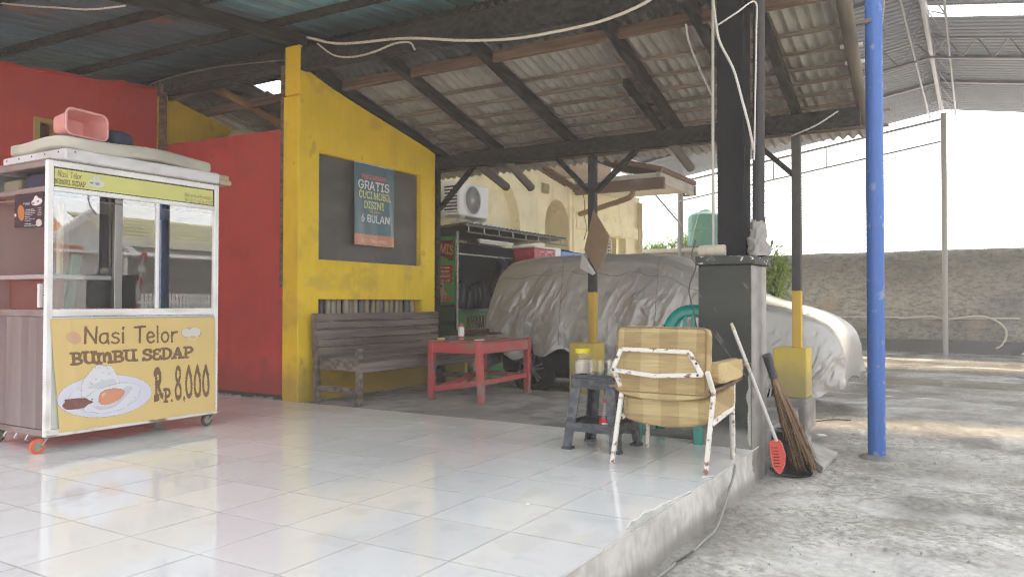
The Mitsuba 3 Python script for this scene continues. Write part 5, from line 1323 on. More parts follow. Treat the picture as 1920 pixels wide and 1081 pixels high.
# ------------------------------------------------------------------ stroke lettering (hand drawn)
GL = {  # strokes on a 1 x 1 cell, y up
    'N': (.72, [[(0, 0), (.02, 1)], [(.02, 1), (.62, .02)], [(.62, 0), (.68, 1)]]),
    'a': (.62, [[(.5, .5), (.38, .62), (.15, .58), (.04, .38), (.06, .12), (.22, .0), (.42, .08), (.5, .28)], [(.5, .62), (.5, .2), (.56, .0)]]),
    's': (.55, [[(.46, .58), (.28, .66), (.08, .56), (.1, .40), (.3, .33), (.46, .22), (.42, .06), (.22, -.02), (.02, .06)]]),
    'i': (.22, [[(.06, .60), (.07, 0)], [(.07, .86), (.09, .96)]]),
    'T': (.66, [[(0, .96), (.66, 1.0)], [(.34, .98), (.32, 0)]]),
    'e': (.6, [[(.06, .32), (.5, .36), (.44, .58), (.26, .66), (.08, .5), (.05, .25), (.16, .04), (.36, -.02), (.52, .08)]]),
    'l': (.2, [[(.06, 1), (.07, 0)]]),
    'o': (.6, [[(.27, .64), (.08, .5), (.05, .22), (.2, .0), (.4, .04), (.52, .28), (.46, .54), (.27, .64)]]),
    'r': (.46, [[(.05, .62), (.07, 0)], [(.06, .36), (.2, .58), (.42, .62)]]),
    'B': (.74, [[(.16, 0), (.16, 1)], [(.02, 1), (.45, .98), (.6, .84), (.55, .62), (.35, .52), (.16, .52)], [(.3, .52), (.6, .42), (.68, .22), (.52, .04), (.02, 0)]]),
    'U': (.82, [[(.14, 1), (.12, .4), (.22, .08), (.46, .02), (.62, .2), (.66, 1)], [(.0, 1), (.28, 1)], [(.54, 1), (.8, 1)], [(.66, .3), (.72, .0), (.86, .02)]]),
    'm': (1.0, [[(.1, .86), (.14, 0)], [(0, .86), (.2, .86)], [(.12, .55), (.3, .86), (.46, .78), (.5, .1)], [(.5, .55), (.68, .86), (.84, .76), (.9, 0)], [(.02, 0), (.26, 0)], [(.8, 0), (1.02, .0)]]),
    'S': (.68, [[(.58, .74), (.56, .94), (.36, 1.0), (.12, .9), (.1, .66), (.3, .54), (.54, .44), (.6, .2), (.42, .02), (.16, .04), (.06, .2), (.04, .0)]]),
    'E': (.66, [[(.54, .78), (.5, .96), (.26, .96), (.1, .82), (.18, .58), (.4, .52)], [(.2, .52), (.06, .32), (.14, .06), (.4, .0), (.6, .12), (.6, .28)]]),
    'D': (.78, [[(.14, 0), (.16, 1)], [(.0, 1), (.36, 1), (.64, .8), (.7, .46), (.56, .12), (.3, 0), (.0, 0)]]),
    'A': (.84, [[(.12, .02), (.42, 1), (.72, .02)], [(.2, .34), (.64, .34)], [(.0, 0), (.26, 0)], [(.58, 0), (.86, 0)]]),
    'P': (.74, [[(.18, 0), (.18, 1)], [(.04, 1), (.46, 1), (.66, .84), (.62, .58), (.42, .46), (.18, .46)], [(.04, 0), (.34, 0)]]),
    'R': (.72, [[(.14, 0), (.14, .98)], [(.02, .9), (.3, 1.0), (.5, .88), (.54, .68), (.4, .54), (.16, .48)], [(.3, .5), (.6, .1), (.74, .06)], [(.0, 0), (.3, .02)]]),
    'p': (.7, [[(.16, -.3), (.16, .5)], [(.02, .5), (.4, .52), (.58, .36), (.52, .12), (.34, .02), (.16, .04)], [(.02, -.3), (.32, -.3)]]),
    '8': (.6, [[(.29, .52), (.08, .70), (.14, .94), (.30, 1.0), (.46, .92), (.5, .7), (.29, .52), (.04, .3), (.1, .06), (.3, 0), (.52, .08), (.54, .32), (.29, .52)]]),
    '0': (.6, [[(.3, 1.0), (.1, .66), (.06, .34), (.16, .06), (.32, 0), (.5, .1), (.54, .4), (.46, .72), (.3, 1.0)], [(.30, .97), (.36, .84), (.48, .70)]]),
    ',': (.26, [[(.12, .08), (.08, -.12)]]), '.': (.24, [[(.1, .06), (.11, .0)]]), ' ': (.4, []),
}


def strokes(txt, wid=.11, gap=.10, jit=0.0, seed=1):
    r = np.random.default_rng(seed); x = 0; gs = []
    for ch in txt:
        w, ss = GL[ch]; dy = r.uniform(-jit, jit)
        for s in ss:
            pts = smoothline([(px, py_, 0) for px, py_ in s], 6)[:, :2] if len(s) > 3 else np.array(s)
            gs.append(LineString([(x + px, py_ + dy) for px, py_ in pts]).buffer(wid / 2 * r.uniform(.88, 1.12), 6, cap_style='square' if len(s) < 4 else 'round'))
        x += w + gap
    return unary_union(gs).simplify(.004)


def fit_quad(poly, quad):
    """Maps a polygon's bounds to the quad bl, br, tr, tl (2-D), bilinear."""
    x0, y0, x1, y1 = poly.bounds; bl, br, tr, tl = map(np.array, quad)

    def f(x, y, z=None):
        u = ((np.asarray(x) - x0) / (x1 - x0))[:, None]; v = ((np.asarray(y) - y0) / (y1 - y0))[:, None]
        q = bl * (1 - u) * (1 - v) + br * u * (1 - v) + tr * u * v + tl * (1 - u) * v
        return q[:, 0], q[:, 1]
    from shapely.ops import transform
    return transform(f, poly)


# ------------------------------------------------------------------ the rice and egg cart
KX = -5.27
def P2(x, y): return tuple(at(x, y, 0, KX)[1:])
KT = thing('rice_egg_cart', 'white framed glass food cart with a yellow rice and egg banner', 'food cart')
ALU = wear((.80, .79, .78), (.45, .42, .38), 7, .58, .8, 4)
y0k, y1k, xk = 2.775, 4.125, -6.02
zt = 1.945
def cpost(y, x): return fine(cb(x - .02, x + .02, y - .02, y + .02, .105, zt, .004), .15)
for (yy, xx) in [(y0k + .02, KX - .02), (y1k - .02, KX - .02), (y0k + .02, xk + .02), (y1k - .02, xk + .02)]:
    add('corner_profile', cpost(yy, xx), 'satin', parent=KT, tint=ALU)
def hrail(z0, z1, x=KX, d=.035, name='front_rail'):
    add(name, fine(cb(x - d, x - .001, y0k + .041, y1k - .041, z0, z1, .004), .2), 'satin', parent=KT, tint=ALU)
hrail(1.905, 1.945); hrail(1.742, 1.772); hrail(.90, .95)
add('rail_lip', cb(KX - .004, KX + .004, y0k + .04, y1k - .04, .885, .897, .002), 'satin', (.62, .61, .60), parent=KT)
add('bottom_rail', fine(cb(KX - .04, KX + .002, y0k, y1k, .100, .150, .004), .03), 'satin', parent=KT, tint=wear((.66, .64, .60), (.22, .15, .10), 12, .56, .68, 9))
for z0, z1 in ((1.905, 1.945), (1.735, 1.772), (.90, .945), (.105, .145)):
    add('side_rail', fine(cb(xk + .041, KX - .041, y0k + .001, y0k + .035, z0, z1, .004), .2), 'satin', parent=KT, tint=wear((.26, .21, .20), (.17, .13, .12), 7, .5, .7, 3))  # near side: white aluminium in shade, the shade put into a brown colour
    add('side_rail', cb(xk + .041, KX - .041, y1k - .035, y1k - .001, z0, z1, .004), 'satin', (.5, .46, .44), parent=KT)
    add('back_rail', cb(xk + .001, xk + .035, y0k + .041, y1k - .041, z0, z1, .004), 'satin', (.5, .46, .44), parent=KT)
# glass, doors and the inside
gm = trimesh.Trimesh(np.array([(KX - .018, y0k + .04, .95), (KX - .018, y1k - .04, .95), (KX - .018, y1k - .04, 1.742), (KX - .018, y0k + .04, 1.742)]), [(0, 1, 2), (0, 2, 3)], process=False)
add('front_glass', gm, 'reflective_pane', parent=KT)
add('side_glass', trimesh.Trimesh(np.array([(xk + .04, y0k + .018, .945), (KX - .04, y0k + .018, .945), (KX - .04, y0k + .018, 1.735), (xk + .04, y0k + .018, 1.735)]), [(0, 1, 2), (0, 2, 3)], process=False), 'pane', parent=KT)
add('mullion', cb(KX - .032, KX - .004, 3.575, 3.597, .95, 1.742, .003), 'satin', (.72, .71, .70), parent=KT)
add('inner_mullion', cb(KX - .08, KX - .045, 3.27, 3.33, .95, 1.742, .003), 'metal', (.50, .50, .50), parent=KT)
add('inner_shelf', cb(xk + .04, KX - .08, y0k + .04, 3.27, 1.155, 1.185, .003), 'satin', (.40, .41, .42), parent=KT)
add('floor_board', bx(xk + .02, KX - .03, y0k + .02, y1k - .02, .88, .90), 'matte', (.16, .15, .14), parent=KT)
add('back_board', bx(xk + .002, xk + .012, y0k + .04, y1k - .04, .15, .9), 'matte', (.10, .09, .09), parent=KT)
add('back_panel', bx(xk + .014, xk + .022, 3.32, y1k - .04, .95, 1.93), 'matte', (.070, .072, .08), parent=KT)
add('back_panel', bx(xk + .014, xk + .022, y0k + .04, 3.32, .95, 1.93), 'matte', (.26, .25, .24), parent=KT)
add('far_side_panel', bx(xk + .04, KX - .04, y1k - .03, y1k - .022, .15, 1.93), 'matte', (.05, .05, .055), parent=KT)
add('top_board', bx(xk + .03, KX - .04, y0k + .03, y1k - .03, 1.70, 1.71), 'matte', (.20, .18, .17), parent=KT)
add('top_board', bx(xk + .0, KX - .0, y0k, y1k, 1.946, 1.956), 'matte', (.26, .22, .20), parent=KT)
add('stored_box', cb(-5.72, -5.36, 2.86, 3.2, 1.722, 1.89, .012), 'satin', (.035, .04, .085), parent=KT, label='dark blue box in the top compartment')
add('stored_box', cb(-5.98, -5.76, 2.84, 3.2, 1.722, 1.86, .012), 'matte', (.22, .19, .14), parent=KT)
add('inner_post', cb(-5.62, -5.575, 3.02, 3.05, .95, 1.70, .004), 'matte', (.50, .44, .33), parent=KT)
add('green_frame', cat([bx(-6.0, -5.64, 3.10, 3.14, 1.14, 1.22), bar((-5.64, 3.12, .95), (-5.53, 3.12, 1.34), .04, .06, (0, 1, 0))]), 'satin', (.07, .20, .17), parent=KT)
add('inner_board', bx(-6.0, -5.36, 2.90, 2.94, .902, 1.15), 'matte', (.16, .085, .07), parent=KT)
add('side_knob', cb(-5.40, -5.37, y0k + .005, y0k + .03, .96, 1.12, .003), 'satin', (.62, .60, .58), parent=KT)
# lower side panel of vertical boards
for i in range(7):
    x0 = xk + .042 + i * .0955
    add('side_board', cb(x0, x0 + .0945, y0k + .006, y0k + .022, .15, .898, .002), 'satin', parent=KT, tint=wear((.17, .14, .135), (.25, .215, .205), 4, .4, .7, i))
# casters
for (x, y, r_) in [(KX - .01, y0k - .035, 0), (KX - .05, y1k - .05, 1), (xk + .06, y0k + .05, 2), (xk + .06, y1k - .05, 3)]:
    cs_ = add('caster', cat([bar((x, y + .012, .05), (x - .015, y + .075, .115), .012, .03, (1, 0, 0), .002), bar((x - .03, y + .012, .05), (x - .04, y + .075, .115), .012, .03, (1, 0, 0), .002), cb(x - .06, x + .02, y + .045, y + .11, .10, .112, .002)]), 'metal', (.45, .43, .36), parent=KT)
    add('tyre', lathe([(.030, -.013), (.046, -.013), (.0495, -.006), (.0495, .006), (.046, .013), (.030, .013)], 32, (x - .015, y, .0495), (1, 0, 0)), 'satin', (.60, .11, .04) if r_ == 0 else (.06, .06, .06), parent=cs_, smooth=35)
    add('hub', lathe([(0, -.010), (.030, -.011), (.030, .011), (0, .010)], 24, (x - .015, y, .0495), (1, 0, 0)), 'metal', (.35, .33, .28), parent=cs_, smooth=30)
for i in range(3):
    x = -5.48 - .14 * i
    add('hook', tube([(x, y0k + .0, .105), (x, y0k - .02, .07), (x + .035, y0k - .02, .075)], .006, 6), 'metal', (.6, .6, .58), parent=KT)

# sign band
SB = add('sign_band', bx(KX - .022, KX - .016, y0k + .042, y1k - .042, 1.774, 1.903), 'vinyl', (.60, .60, .20), parent=KT)
add('band_edge', cat([bx(KX - .016, KX - .012, y0k + .042, y1k - .042, 1.897, 1.903), bx(KX - .016, KX - .012, y0k + .042, y1k - .042, 1.774, 1.779), bx(KX - .016, KX - .012, y0k + .042, y0k + .048, 1.779, 1.897), bx(KX - .016, KX - .012, y1k - .048, y1k - .042, 1.779, 1.897)]), 'matte', (.05, .05, .04), parent=SB)
def on_front(poly, dx, d=.0008): return frame(extr(poly, d), (dx, 0, 0), (0, 1, 0), (0, 0, 1))
fx = KX - .0158
BRN = (.155, .105, .035)
def band_quad(xa, ya, xb, yb, xc, yc_, xd, yd):
    return [P2(xa, ya), P2(xb, yb), P2(xc, yc_), P2(xd, yd)]
add('band_lettering', on_front(fit_quad(strokes('Nasi Telor', .12, .11), band_quad(111, 330.5, 156, 337, 156, 325, 111, 318)), fx), 'vinyl', BRN, parent=SB)
add('band_lettering', on_front(fit_quad(strokes('BUmBU SEDAP', .17, .06, .03, 3), band_quad(104, 343, 163, 351.5, 163, 341, 104, 333.5)), fx), 'vinyl', BRN, parent=SB)
def front_text(txt, xl, yl, xr, yr, hpx, bold=False):
    a_, b_ = np.array(P2(xl, yl)), np.array(P2(xr, yr)); c_ = np.array(P2(xl, yl - hpx))
    return text_poly(txt, (fx, a_[0], (a_[1] + b_[1]) / 2), (0, 1, 0), (0, 0, 1), b_[0] - a_[0], c_[1] - a_[1], bold, .0008)
add('band_lettering', front_text('Menerima Pesanan:', 349, 367.5, 400, 376, 8), 'vinyl', (.27, .24, .10), parent=SB)
add('band_lettering', front_text('0821-4554-1993', 358, 378, 400, 385.5, 7.5), 'vinyl', (.27, .24, .10), parent=SB)
ph = np.array(P2(352.5, 373.5)); add('phone_mark', on_front(unary_union([Point(*ph).buffer(.014).difference(Point(*ph).buffer(.0105)), LineString([ph + [-.005, .005], ph + [-.003, -.003], ph + [.005, -.005]]).buffer(.0025)]), fx), 'vinyl', (.24, .26, .13), parent=SB)
pl = np.array(P2(183, 343)); plate = affinity.scale(Point(*pl).buffer(1, 16), .058, .030)
add('band_plate', on_front(unary_union([plate, affinity.scale(Point(pl[0], pl[1] + .022).buffer(1, 12), .026, .03)]), fx), 'vinyl', (.60, .60, .56), parent=SB)
add('band_food', on_front(unary_union([affinity.scale(Point(pl[0] + .008, pl[1] - .004).buffer(1, 10), .017, .010), affinity.scale(Point(pl[0] - .034, pl[1] - .002).buffer(1, 10), .016, .007)]), fx + .001), 'vinyl', (.30, .28, .25), parent=SB)

# the big banner: measured in the close-up (1504 px wide crop at 90..410, 590..820)
def Q(x, y): return P2(90 + x * 320 / 1504, 590 + y * 230 / 1081)
bq = [Q(95, 1035), Q(1470, 845), Q(1466, 20), Q(12, 35)]
def wob(y, z): return .003 * np.sin(y * 9 + z * 4) + .005 * (meshkit.fbm(np.stack([y * 4, z * 5, y * 0], -1), 3, 3) - .5) + .004 * np.exp(-((y - 2.92 - .12 * (.9 - z)) / .02) ** 2)
def bsheet(u, v):
    bl, br_, tr, tl = map(np.array, bq); u_, v_ = u[..., None], v[..., None]
    q = bl * (1 - u_) * (1 - v_) + br_ * u_ * (1 - v_) + tr * u_ * v_ + tl * (1 - u_) * v_
    return np.stack([KX + .008 + wob(q[..., 0], q[..., 1]), q[..., 0], q[..., 1]], -1)
BA = add('banner', grid(bsheet, 110, 60), 'vinyl', (.66, .49, .20), parent=KT, smooth=True, label='yellow printed banner with a plate of rice and a fried egg')
add('front_board', bx(KX - .03, KX - .006, y0k + .041, y1k - .041, .152, .884), 'satin', (.52, .53, .46), parent=KT)
def ell(cx, cy, rx, ry, rot, n=40): return Polygon([Q(cx + rx * math.cos(t) * math.cos(rot) - ry * math.sin(t) * math.sin(rot), cy + rx * math.cos(t) * math.sin(rot) + ry * math.sin(t) * math.cos(rot)) for t in np.linspace(0, 2 * math.pi, n, endpoint=False)])
def on_banner(poly, lift, c, name, edge=.03):
    m = extr(poly, .0005)
    v, f = trimesh.remesh.subdivide_to_size(m.vertices, m.faces, edge)
    x = KX + .0085 + lift * .0006 + wob(v[:, 0], v[:, 1]) + v[:, 2]
    add(name, trimesh.Trimesh(np.stack([x, v[:, 0], v[:, 1]], 1), f, process=False), 'vinyl', c, parent=BA)
BR1, BR2 = (.185, .105, .055), (.20, .115, .06)
on_banner(fit_quad(strokes('Nasi Telor', .135, .115, .015, 5), [Q(312, 262), Q(1140, 248), Q(1140, 85), Q(312, 98)]), 1, BR1, 'lettering')
on_banner(fit_quad(strokes('BUmBU SEDAP', .22, .06, .03, 6), [Q(188, 452), Q(1272, 380), Q(1276, 270), Q(180, 325)]), 1, BR2, 'lettering')
on_banner(fit_quad(strokes('R', .24, .0, 0, 2), [Q(925, 768), Q(1010, 755), Q(1010, 452), Q(920, 458)]), 1, BR1, 'lettering')
on_banner(fit_quad(strokes('p', .2, .02, 0, 2), [Q(1008, 775), Q(1074, 767), Q(1074, 640), Q(1008, 640)]), 1, BR1, 'lettering')
on_banner(ell(1084, 752, 8, 12, 0, 12), 1, BR1, 'lettering')
on_banner(fit_quad(strokes('8', .17, .0, 0, 2), [Q(1110, 752), Q(1172, 750), Q(1172, 440), Q(1112, 445)]), 1, BR1, 'lettering')
on_banner(fit_quad(strokes(',', .17, .0, 0, 2), [Q(1185, 760), Q(1204, 760), Q(1204, 712), Q(1185, 712)]), 1, BR1, 'lettering')
for i, xx in enumerate((1204, 1280, 1352)):
    on_banner(fit_quad(strokes('0', .17, .0, 0, 2 + i), [Q(xx, 738 - 8 * i), Q(xx + 66, 735 - 8 * i), Q(xx + 62, 432 - 4 * i), Q(xx, 438 - 4 * i)]), 1, BR1, 'lettering')
def spl(pts, n=6):
    q = smoothline([(x, y, 0) for x, y in pts + [pts[0]]], n); return Polygon([Q(x, y) for x, y in q[:-1, :2]]).buffer(0)
INK = (.16, .15, .17)
pl_ = ell(488, 713, 418, 182, -.10)
on_banner(pl_.buffer(.0016), 1, (.30, .27, .30), 'plate_outline'); on_banner(pl_, 2, (.62, .62, .70), 'plate')
on_banner(ell(488, 715, 320, 130, -.10).difference(ell(488, 715, 312, 124, -.10)), 3, (.54, .54, .60), 'plate_ring')
rice = []
for i, (x, y) in enumerate(smoothline([(283, 700, 0), (298, 600, 0), (340, 530, 0), (400, 465, 0), (455, 440, 0), (500, 452, 0), (545, 448, 0), (590, 510, 0), (622, 590, 0), (628, 640, 0), (480, 660, 0), (320, 725, 0)], 7)[:, :2]):
    rice.append(Q(x + 5 * math.sin(i * 2.1), y + 6 * math.cos(i * 1.7)))
rice = Polygon(rice).buffer(0)
on_banner(rice.buffer(.0014), 3, INK, 'rice_outline'); on_banner(rice, 4, (.66, .66, .69), 'rice')
on_banner(spl([(330, 640), (420, 600), (560, 560), (600, 600), (560, 620), (420, 650)]), 5, (.55, .56, .61), 'rice_tone')
grains = [LineString([Q(x, y), Q(x + 9, y - 11), Q(x + 18, y - 1)]).buffer(.0011) for x, y in [(440, 470), (505, 475), (470, 515), (525, 520), (405, 570), (455, 580), (360, 605), (370, 612)]]
on_banner(unary_union(grains), 5, (.25, .25, .27), 'rice_grains')
egg = spl([(330, 720), (420, 660), (520, 628), (620, 600), (690, 596), (780, 615), (803, 650), (780, 700), (730, 745), (690, 800), (620, 835), (540, 855), (430, 862), (380, 850), (318, 850), (305, 815), (330, 790), (350, 760)])
on_banner(egg.buffer(.0015), 6, INK, 'egg_outline'); on_banner(egg, 7, (.64, .64, .70), 'egg_white')
on_banner(spl([(380, 800), (450, 835), (560, 815), (640, 760), (700, 690), (740, 640), (700, 625), (660, 640), (650, 700), (560, 790), (450, 800)]), 8, (.52, .52, .59), 'egg_tone')
yk = spl([(438, 720), (462, 680), (520, 655), (600, 645), (655, 660), (660, 695), (620, 740), (560, 775), (490, 790), (445, 772)])
on_banner(yk.buffer(.0012), 9, INK, 'yolk_outline'); on_banner(yk, 10, (.62, .27, .17), 'yolk')
on_banner(unary_union([spl([(462, 705), (485, 685), (500, 690), (478, 712)]), ell(474, 722, 5, 5, 0, 10)]), 11, (.70, .50, .24), 'yolk_glint')
on_banner(unary_union([spl([(112, 800), (140, 760), (135, 745), (240, 732), (320, 730), (345, 745), (392, 765), (340, 790), (305, 815), (230, 828), (150, 830)]), ell(153, 744, 8, 4, 0, 10), ell(382, 740, 10, 5, 0, 10)]), 8.5, (.20, .085, .07), 'sauce')
on_banner(ell(224, 203, 70, 52, .35), 1, (.60, .36, .22), 'brown_egg')
for cx_, cy_, rx_, ry_, c_, n_, l_ in [(1255, 158, 88, 50, (.50, .38, .24), 'egg_dish', 1), (1212, 155, 38, 36, (.62, .58, .54), 'egg_half', 2), (1285, 150, 48, 40, (.63, .60, .56), 'egg_half', 3), (1268, 196, 44, 24, (.66, .64, .58), 'egg_half', 4), (1268, 196, 34, 17, (.62, .42, .18), 'egg_yolk', 5)]:
    on_banner(ell(cx_, cy_, rx_, ry_, 0), l_, c_, n_)

# menu card on the side glass
MC = thing('menu_card', 'black menu card with food pictures hung on the side glass of the cart', 'menu')
my = y0k - .006
mc = [at(28, 365, 1, my), at(82, 358, 1, my), at(80, 425, 1, my), at(27, 427, 1, my)]
mo, mu, mv = mc[3], (mc[2] - mc[3]), (mc[0] - mc[3])
def on_menu(poly, lift, c, name):
    m = extr(poly, 1.0); v = np.array(m.vertices)
    add(name, trimesh.Trimesh(mo + v[:, :1] * mu + v[:, 1:2] * mv + np.array([0, -1, 0]) * (.0008 * lift + .0005 * v[:, 2:]), m.faces[:, ::-1], process=False), 'vinyl', c, parent=MC)
on_menu(sbox(0, 0, 1, 1).buffer(-.03).buffer(.03), 0, (.035, .032, .042), 'card')
on_menu(affinity.rotate(affinity.scale(Point(.24, .44).buffer(1, 14), .12, .24), 8), 1, (.42, .17, .06), 'fried_food')
on_menu(affinity.rotate(affinity.scale(Point(.79, .74).buffer(1, 14), .19, .105), 10), 1, (.60, .58, .58), 'plate')
on_menu(affinity.scale(Point(.76, .84).buffer(1, 12), .07, .08), 1.5, (.66, .64, .64), 'rice')
on_menu(unary_union([affinity.scale(Point(.67, .70).buffer(1, 10), .05, .025), affinity.scale(Point(.83, .75).buffer(1, 10), .04, .03)]), 2.2, (.2, .17, .17), 'side_dish')
on_menu(affinity.scale(Point(.87, .12).buffer(1, 12), .10, .11), 1, (.50, .44, .42), 'garnish')
on_menu(affinity.scale(Point(.03, .38).buffer(1, 10), .035, .05), 1, (.60, .58, .55), 'garnish')
on_menu(unary_union([sbox(.38 + .0, .52 - .055 * i, .38 + [.32, .36, .37, .27, .17, .34, .20][i], .535 - .055 * i) for i in range(7)] + [sbox(.82, .545 - .052 * i, .95, .557 - .052 * i) for i in range(5)] + [sbox(.36, .09, .62, .105), sbox(.36, .045, .80, .06)]), 1, (.50, .50, .50), 'menu_lines')
mm = meshkit.text_mesh('Nasi', 1.0, 1.0); p_ = np.array(mm.vertices); p_ = (p_ - p_.min(0)) / np.ptp(p_, 0)
add('heading', trimesh.Trimesh(mo + (.33 + .22 * p_[:, :1]) * mu + (.67 + .08 * p_[:, 1:2]) * mv + np.array([0, -1, 0]) * (.0010 + .0005 * p_[:, 2:]), mm.faces[:, ::-1], process=False), 'vinyl', (.5, .5, .52), parent=MC)

# things lying on the cart roof
WSL = thing('roof_slab', 'white wrapped board on the cart roof below the mattress', 'board')
add('slab', fine(cb(-6.09, KX + .005, 2.885, 4.13, 1.958, 2.043, .01), .06), 'satin', parent=WSL, tint=wear((.66, .66, .68), (.50, .49, .48), 4, .5, .75, 4))
add('screw', cat([cyl((-6.03 + .17 * i, 2.886, 2.02 - .05 * (i % 2) * 0), (-6.03 + .17 * i, 2.881, 2.02), .006, 8) for i in range(5)] + [cyl((KX + .003, 2.95, 2.02), (KX + .008, 2.95, 2.02), .006, 8)]), 'matte', (.03, .03, .03), parent=WSL)
for i, (z0, z1, y1_) in enumerate([(1.958, 1.995, 4.24), (1.998, 2.036, 4.22)]):
    k = add('plank', cb(-5.55, KX + .003 - .002 * i, 4.132, y1_, z0, z1, .003), 'bench_wood' if False else 'matte', parent=None, tint=wear((.46, .37, .26), (.33, .26, .17), 12, .4, .65, i)); labels[k] = {'label': ['lower of the two plank ends sticking out of the cart roof', 'upper of the two plank ends sticking out of the cart roof'][i], 'category': 'plank'}
mtt = cushion(0, 0, 0, .82, 1.21, .092, .18, 9, seed=4)
v = np.array(mtt.vertices); v[:, 2] += .012 * np.sin(v[:, 1] * 7 + 1) + .008 * np.sin(v[:, 0] * 9)
k = add('mattress', trimesh.Trimesh(v + [-5.665, 3.485, 2.095], mtt.faces, process=False), 'matte', smooth=True, tint=wear((.52, .50, .44), (.36, .33, .28), 3, .45, .75, 7)); labels[k] = {'label': 'off-white thin mattress lying on top of the food cart', 'category': 'mattress'}


def rrect(w, h, r, n=6): return np.array(sbox(-w / 2, -h / 2, w / 2, h / 2).buffer(-r).buffer(r, n).exterior.coords)[:-1]


BK = thing('pink_basket', 'pink plastic basin lying on its side on the mattress', 'basin')
# opening faces the yard, base is to the left
c_open = (at(164, 234, 0, -5.40) + 0); ax_ = unit(np.array([.80, .10, .02])); sd = unit(np.cross([0, 0, 1], ax_)); upb = np.cross(ax_, sd)
rows = []
for d_, s_, th_ in [(-.20, .74, 0), (-.19, .78, 0), (-.02, .97, 0), (-.012, 1.05, 0), (0, 1.05, 0), (.0, .98, 0), (-.02, .93, 0), (-.17, .74, 0), (-.185, .68, 0)]:
    rows.append([c_open + ax_ * d_ + sd * x + upb * y for x, y in rrect(.305 * s_, .170 * s_, .045 * s_)])
rows = np.array(rows); nr = rows.shape[1]
V = rows.reshape(-1, 3); F = [(i * nr + j, i * nr + (j + 1) % nr, (i + 1) * nr + (j + 1) % nr, (i + 1) * nr + j) for i in range(len(rows) - 1) for j in range(nr)]
V = np.vstack([V, rows[0].mean(0), rows[-1].mean(0)]); F = np.array(F); F = np.vstack([F[:, [0, 1, 2]], F[:, [0, 2, 3]]])
nn = len(V); F = np.vstack([F, [(nn - 2, (j + 1) % nr, j) for j in range(nr)], [(nn - 1, (len(rows) - 1) * nr + j, (len(rows) - 1) * nr + (j + 1) % nr) for j in range(nr)]])
add('shell', trimesh.Trimesh(V, F, process=False), 'satin', (.66, .30, .28), parent=BK, smooth=50)
rim = rrect(.326, .187, .05)
add('rim', tube([c_open + sd * x + upb * y for x, y in np.vstack([rim, rim[:1]])], .007, 6), 'satin', (.70, .36, .34), parent=BK, smooth=True)
bgm = cushion(0, 0, 0, .26, .20, .10, .5, 3, seed=12)
v = np.array(bgm.vertices); v[:, 2] += .03 * (meshkit.fbm(v * 14, 3, 4) - .5)
bgp = at(222, 260, 0, -5.45)
k = add('cloth_bag', trimesh.Trimesh(v + bgp + [-.1, .03, 0], bgm.faces, process=False), 'matte', (.045, .05, .08), smooth=True); labels[k] = {'label': 'dark blue cloth bag on the mattress right of the pink basin', 'category': 'bag'}

# ------------------------------------------------------------------ the street across the yard (seen in the cart glass)
SX = 12.0
HA = thing('gable_house', 'white gabled house with orange roof tiles across the street', 'house')
add('wall', frame(extr(Polygon([(10.6, GZ), (14.2, GZ), (14.2, 2.5), (13.05, 3.45), (11.9, 2.6), (10.6, 2.6)]), .2), (SX + .2, 0, 0), (0, 1, 0), (0, 0, 1), (-1, 0, 0)), 'matte', (.62, .62, .60), parent=HA)
rt = []
def tiles(p00, du, dv, nu, nv, r_):
    out = []
    for i in range(nu):
        for j in range(nv):
            a_ = np.array(p00) + np.array(du) * (i / nu) + np.array(dv) * (j / nv)
            b_ = a_ + np.array(dv) / nv * 1.15
            out.append(bar(a_ + [0, 0, .03], b_ + [0, 0, .0], np.linalg.norm(du) / nu * .92, .04, (0, 0, 1), .008))
    return cat(out)
add('roof', tiles((SX - .4, 7.0, 2.35), (0, 6.0, 0), (3.0, 0, 1.9), 22, 10, .1), 'matte', parent=HA, tint=wear((.50, .17, .07), (.25, .10, .06), 2, .45, .7, 3)); labels[list(scene)[-1]] = {'label': 'orange tiled roof slope', 'kind': 'stuff'}
add('barge_board', cat([bar((SX - .1, 11.5, 2.45), (SX - .1, 13.05, 3.66), .2, .16), bar((SX - .1, 13.05, 3.66), (SX - .1, 14.5, 2.45), .2, .16)]), 'matte', (.70, .70, .68), parent=HA)
HB = thing('row_house', 'long low row house with a green tiled roof across the street', 'house')
add('roof', tiles((SX + .2, 13.6, 2.95), (0, 8.0, 0), (1.7, 0, .85), 34, 6, .1), 'matte', parent=HB, tint=wear((.36, .37, .22), (.24, .25, .15), 2, .45, .7, 5)); labels[list(scene)[-1]] = {'label': 'olive green tiled roof slope', 'kind': 'stuff'}
add('fascia', bx(SX + .1, SX + .2, 13.6, 21.6, 2.75, 3.02), 'matte', (.66, .62, .50), parent=HB)
add('wall', bx(SX + 1.4, SX + 1.6, 9, 22, GZ, 3.0), 'matte', (.42, .41, .39), parent=HB)
AW = thing('corrugated_awning', 'white corrugated awning in front of the houses across the street', 'awning')
xw = np.linspace(9.5, 22, 500)
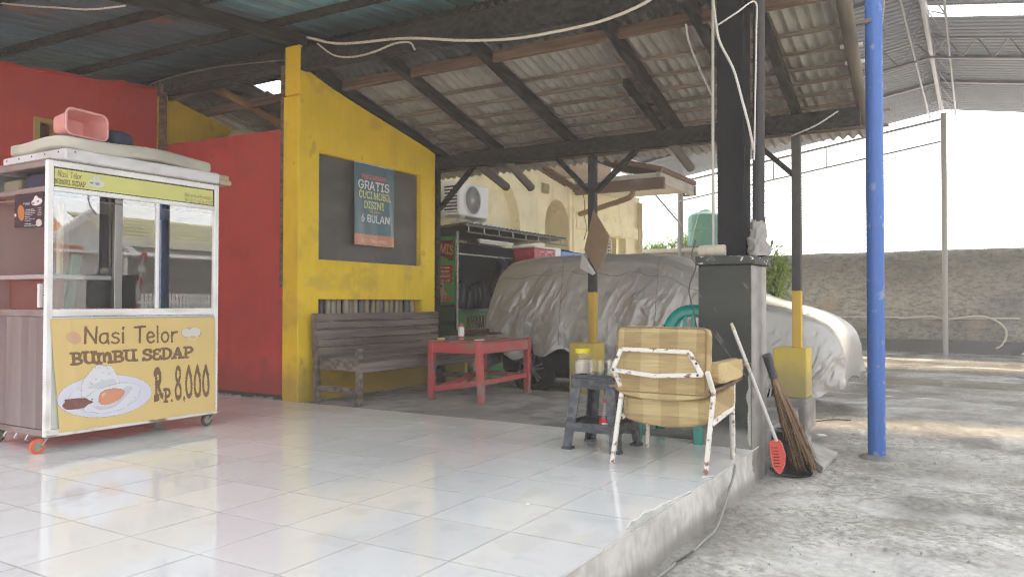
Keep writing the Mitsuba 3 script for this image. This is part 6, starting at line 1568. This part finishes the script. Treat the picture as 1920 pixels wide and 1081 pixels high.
vv = np.vstack([np.stack([xw * 0 + SX - .6, xw, 2.42 + .03 * np.sin(xw * 52)], -1), np.stack([xw * 0 + SX + 1.5, xw, 2.80 + .03 * np.sin(xw * 52)], -1)])
add('sheet', (vv, np.array([(j, j + 1, 500 + j + 1, 500 + j) for j in range(499)])), 'matte', (.66, .66, .64), parent=AW)
for yy in (11.0, 14.0, 17.2, 20.0): add('support', cyl((SX - .4, yy, GZ), (SX - .4, yy, 2.45), .05, 10), 'satin', (.70, .70, .70), parent=AW)
PF = thing('picket_fence', 'white picket fence along the street', 'fence')
for i in range(60): add('picket', cb(SX - 1.2, SX - 1.17, 14.0 + .13 * i, 14.08 + .13 * i, GZ + .05, 1.25, .01), 'satin', (.74, .74, .72), parent=PF)
for z in (.2, .95): add('fence_rail', cb(SX - 1.16, SX - 1.12, 13.9, 21.9, z, z + .07, .005), 'satin', (.72, .72, .70), parent=PF)
FL = thing('flag_string', 'red and white pennants hanging on a cord at the street', 'flags')
fx0, fy0 = 4.5, 9.72
add('cord', tube([(fx0, fy0 + .28, 2.35), (fx0, fy0, 1.0), (fx0, fy0 - .1, .2)], .01, 5), 'matte', (.5, .5, .5), parent=FL)
for i in range(6):
    z = 2.15 - .27 * i; y = fy0 + .24 - .055 * i
    add('pennant', (np.array([(fx0, y, z), (fx0 + .03, y + .08, z - .26), (fx0, y - .16, z - .22), (fx0 + .01, y, z)]), np.array([(0, 1, 2), (0, 2, 1)])), 'matte', [(.60, .05, .05), (.74, .73, .72)][i % 2], parent=FL)
k = add('street_wall', bx(SX + 6, SX + 6.3, -10, 9.5, GZ, 3.2), 'matte', (.52, .5, .46)); labels[k] = {'label': 'plain pale wall of the next house along the street', 'category': 'wall'}

# ------------------------------------------------------------------ thin haze added to imitate the veiling glare of the lens
scene['haze'] = {'type': 'cube', 'to_world': T().translate([0, 15, 6.5]).scale([78, 82, 8.0]), 'bsdf': {'type': 'null'}, 'interior': {'type': 'ref', 'id': 'added_haze_air'}}
labels['haze'] = {'label': 'added thin haze imitating lens glare over the yard', 'kind': 'stuff'}
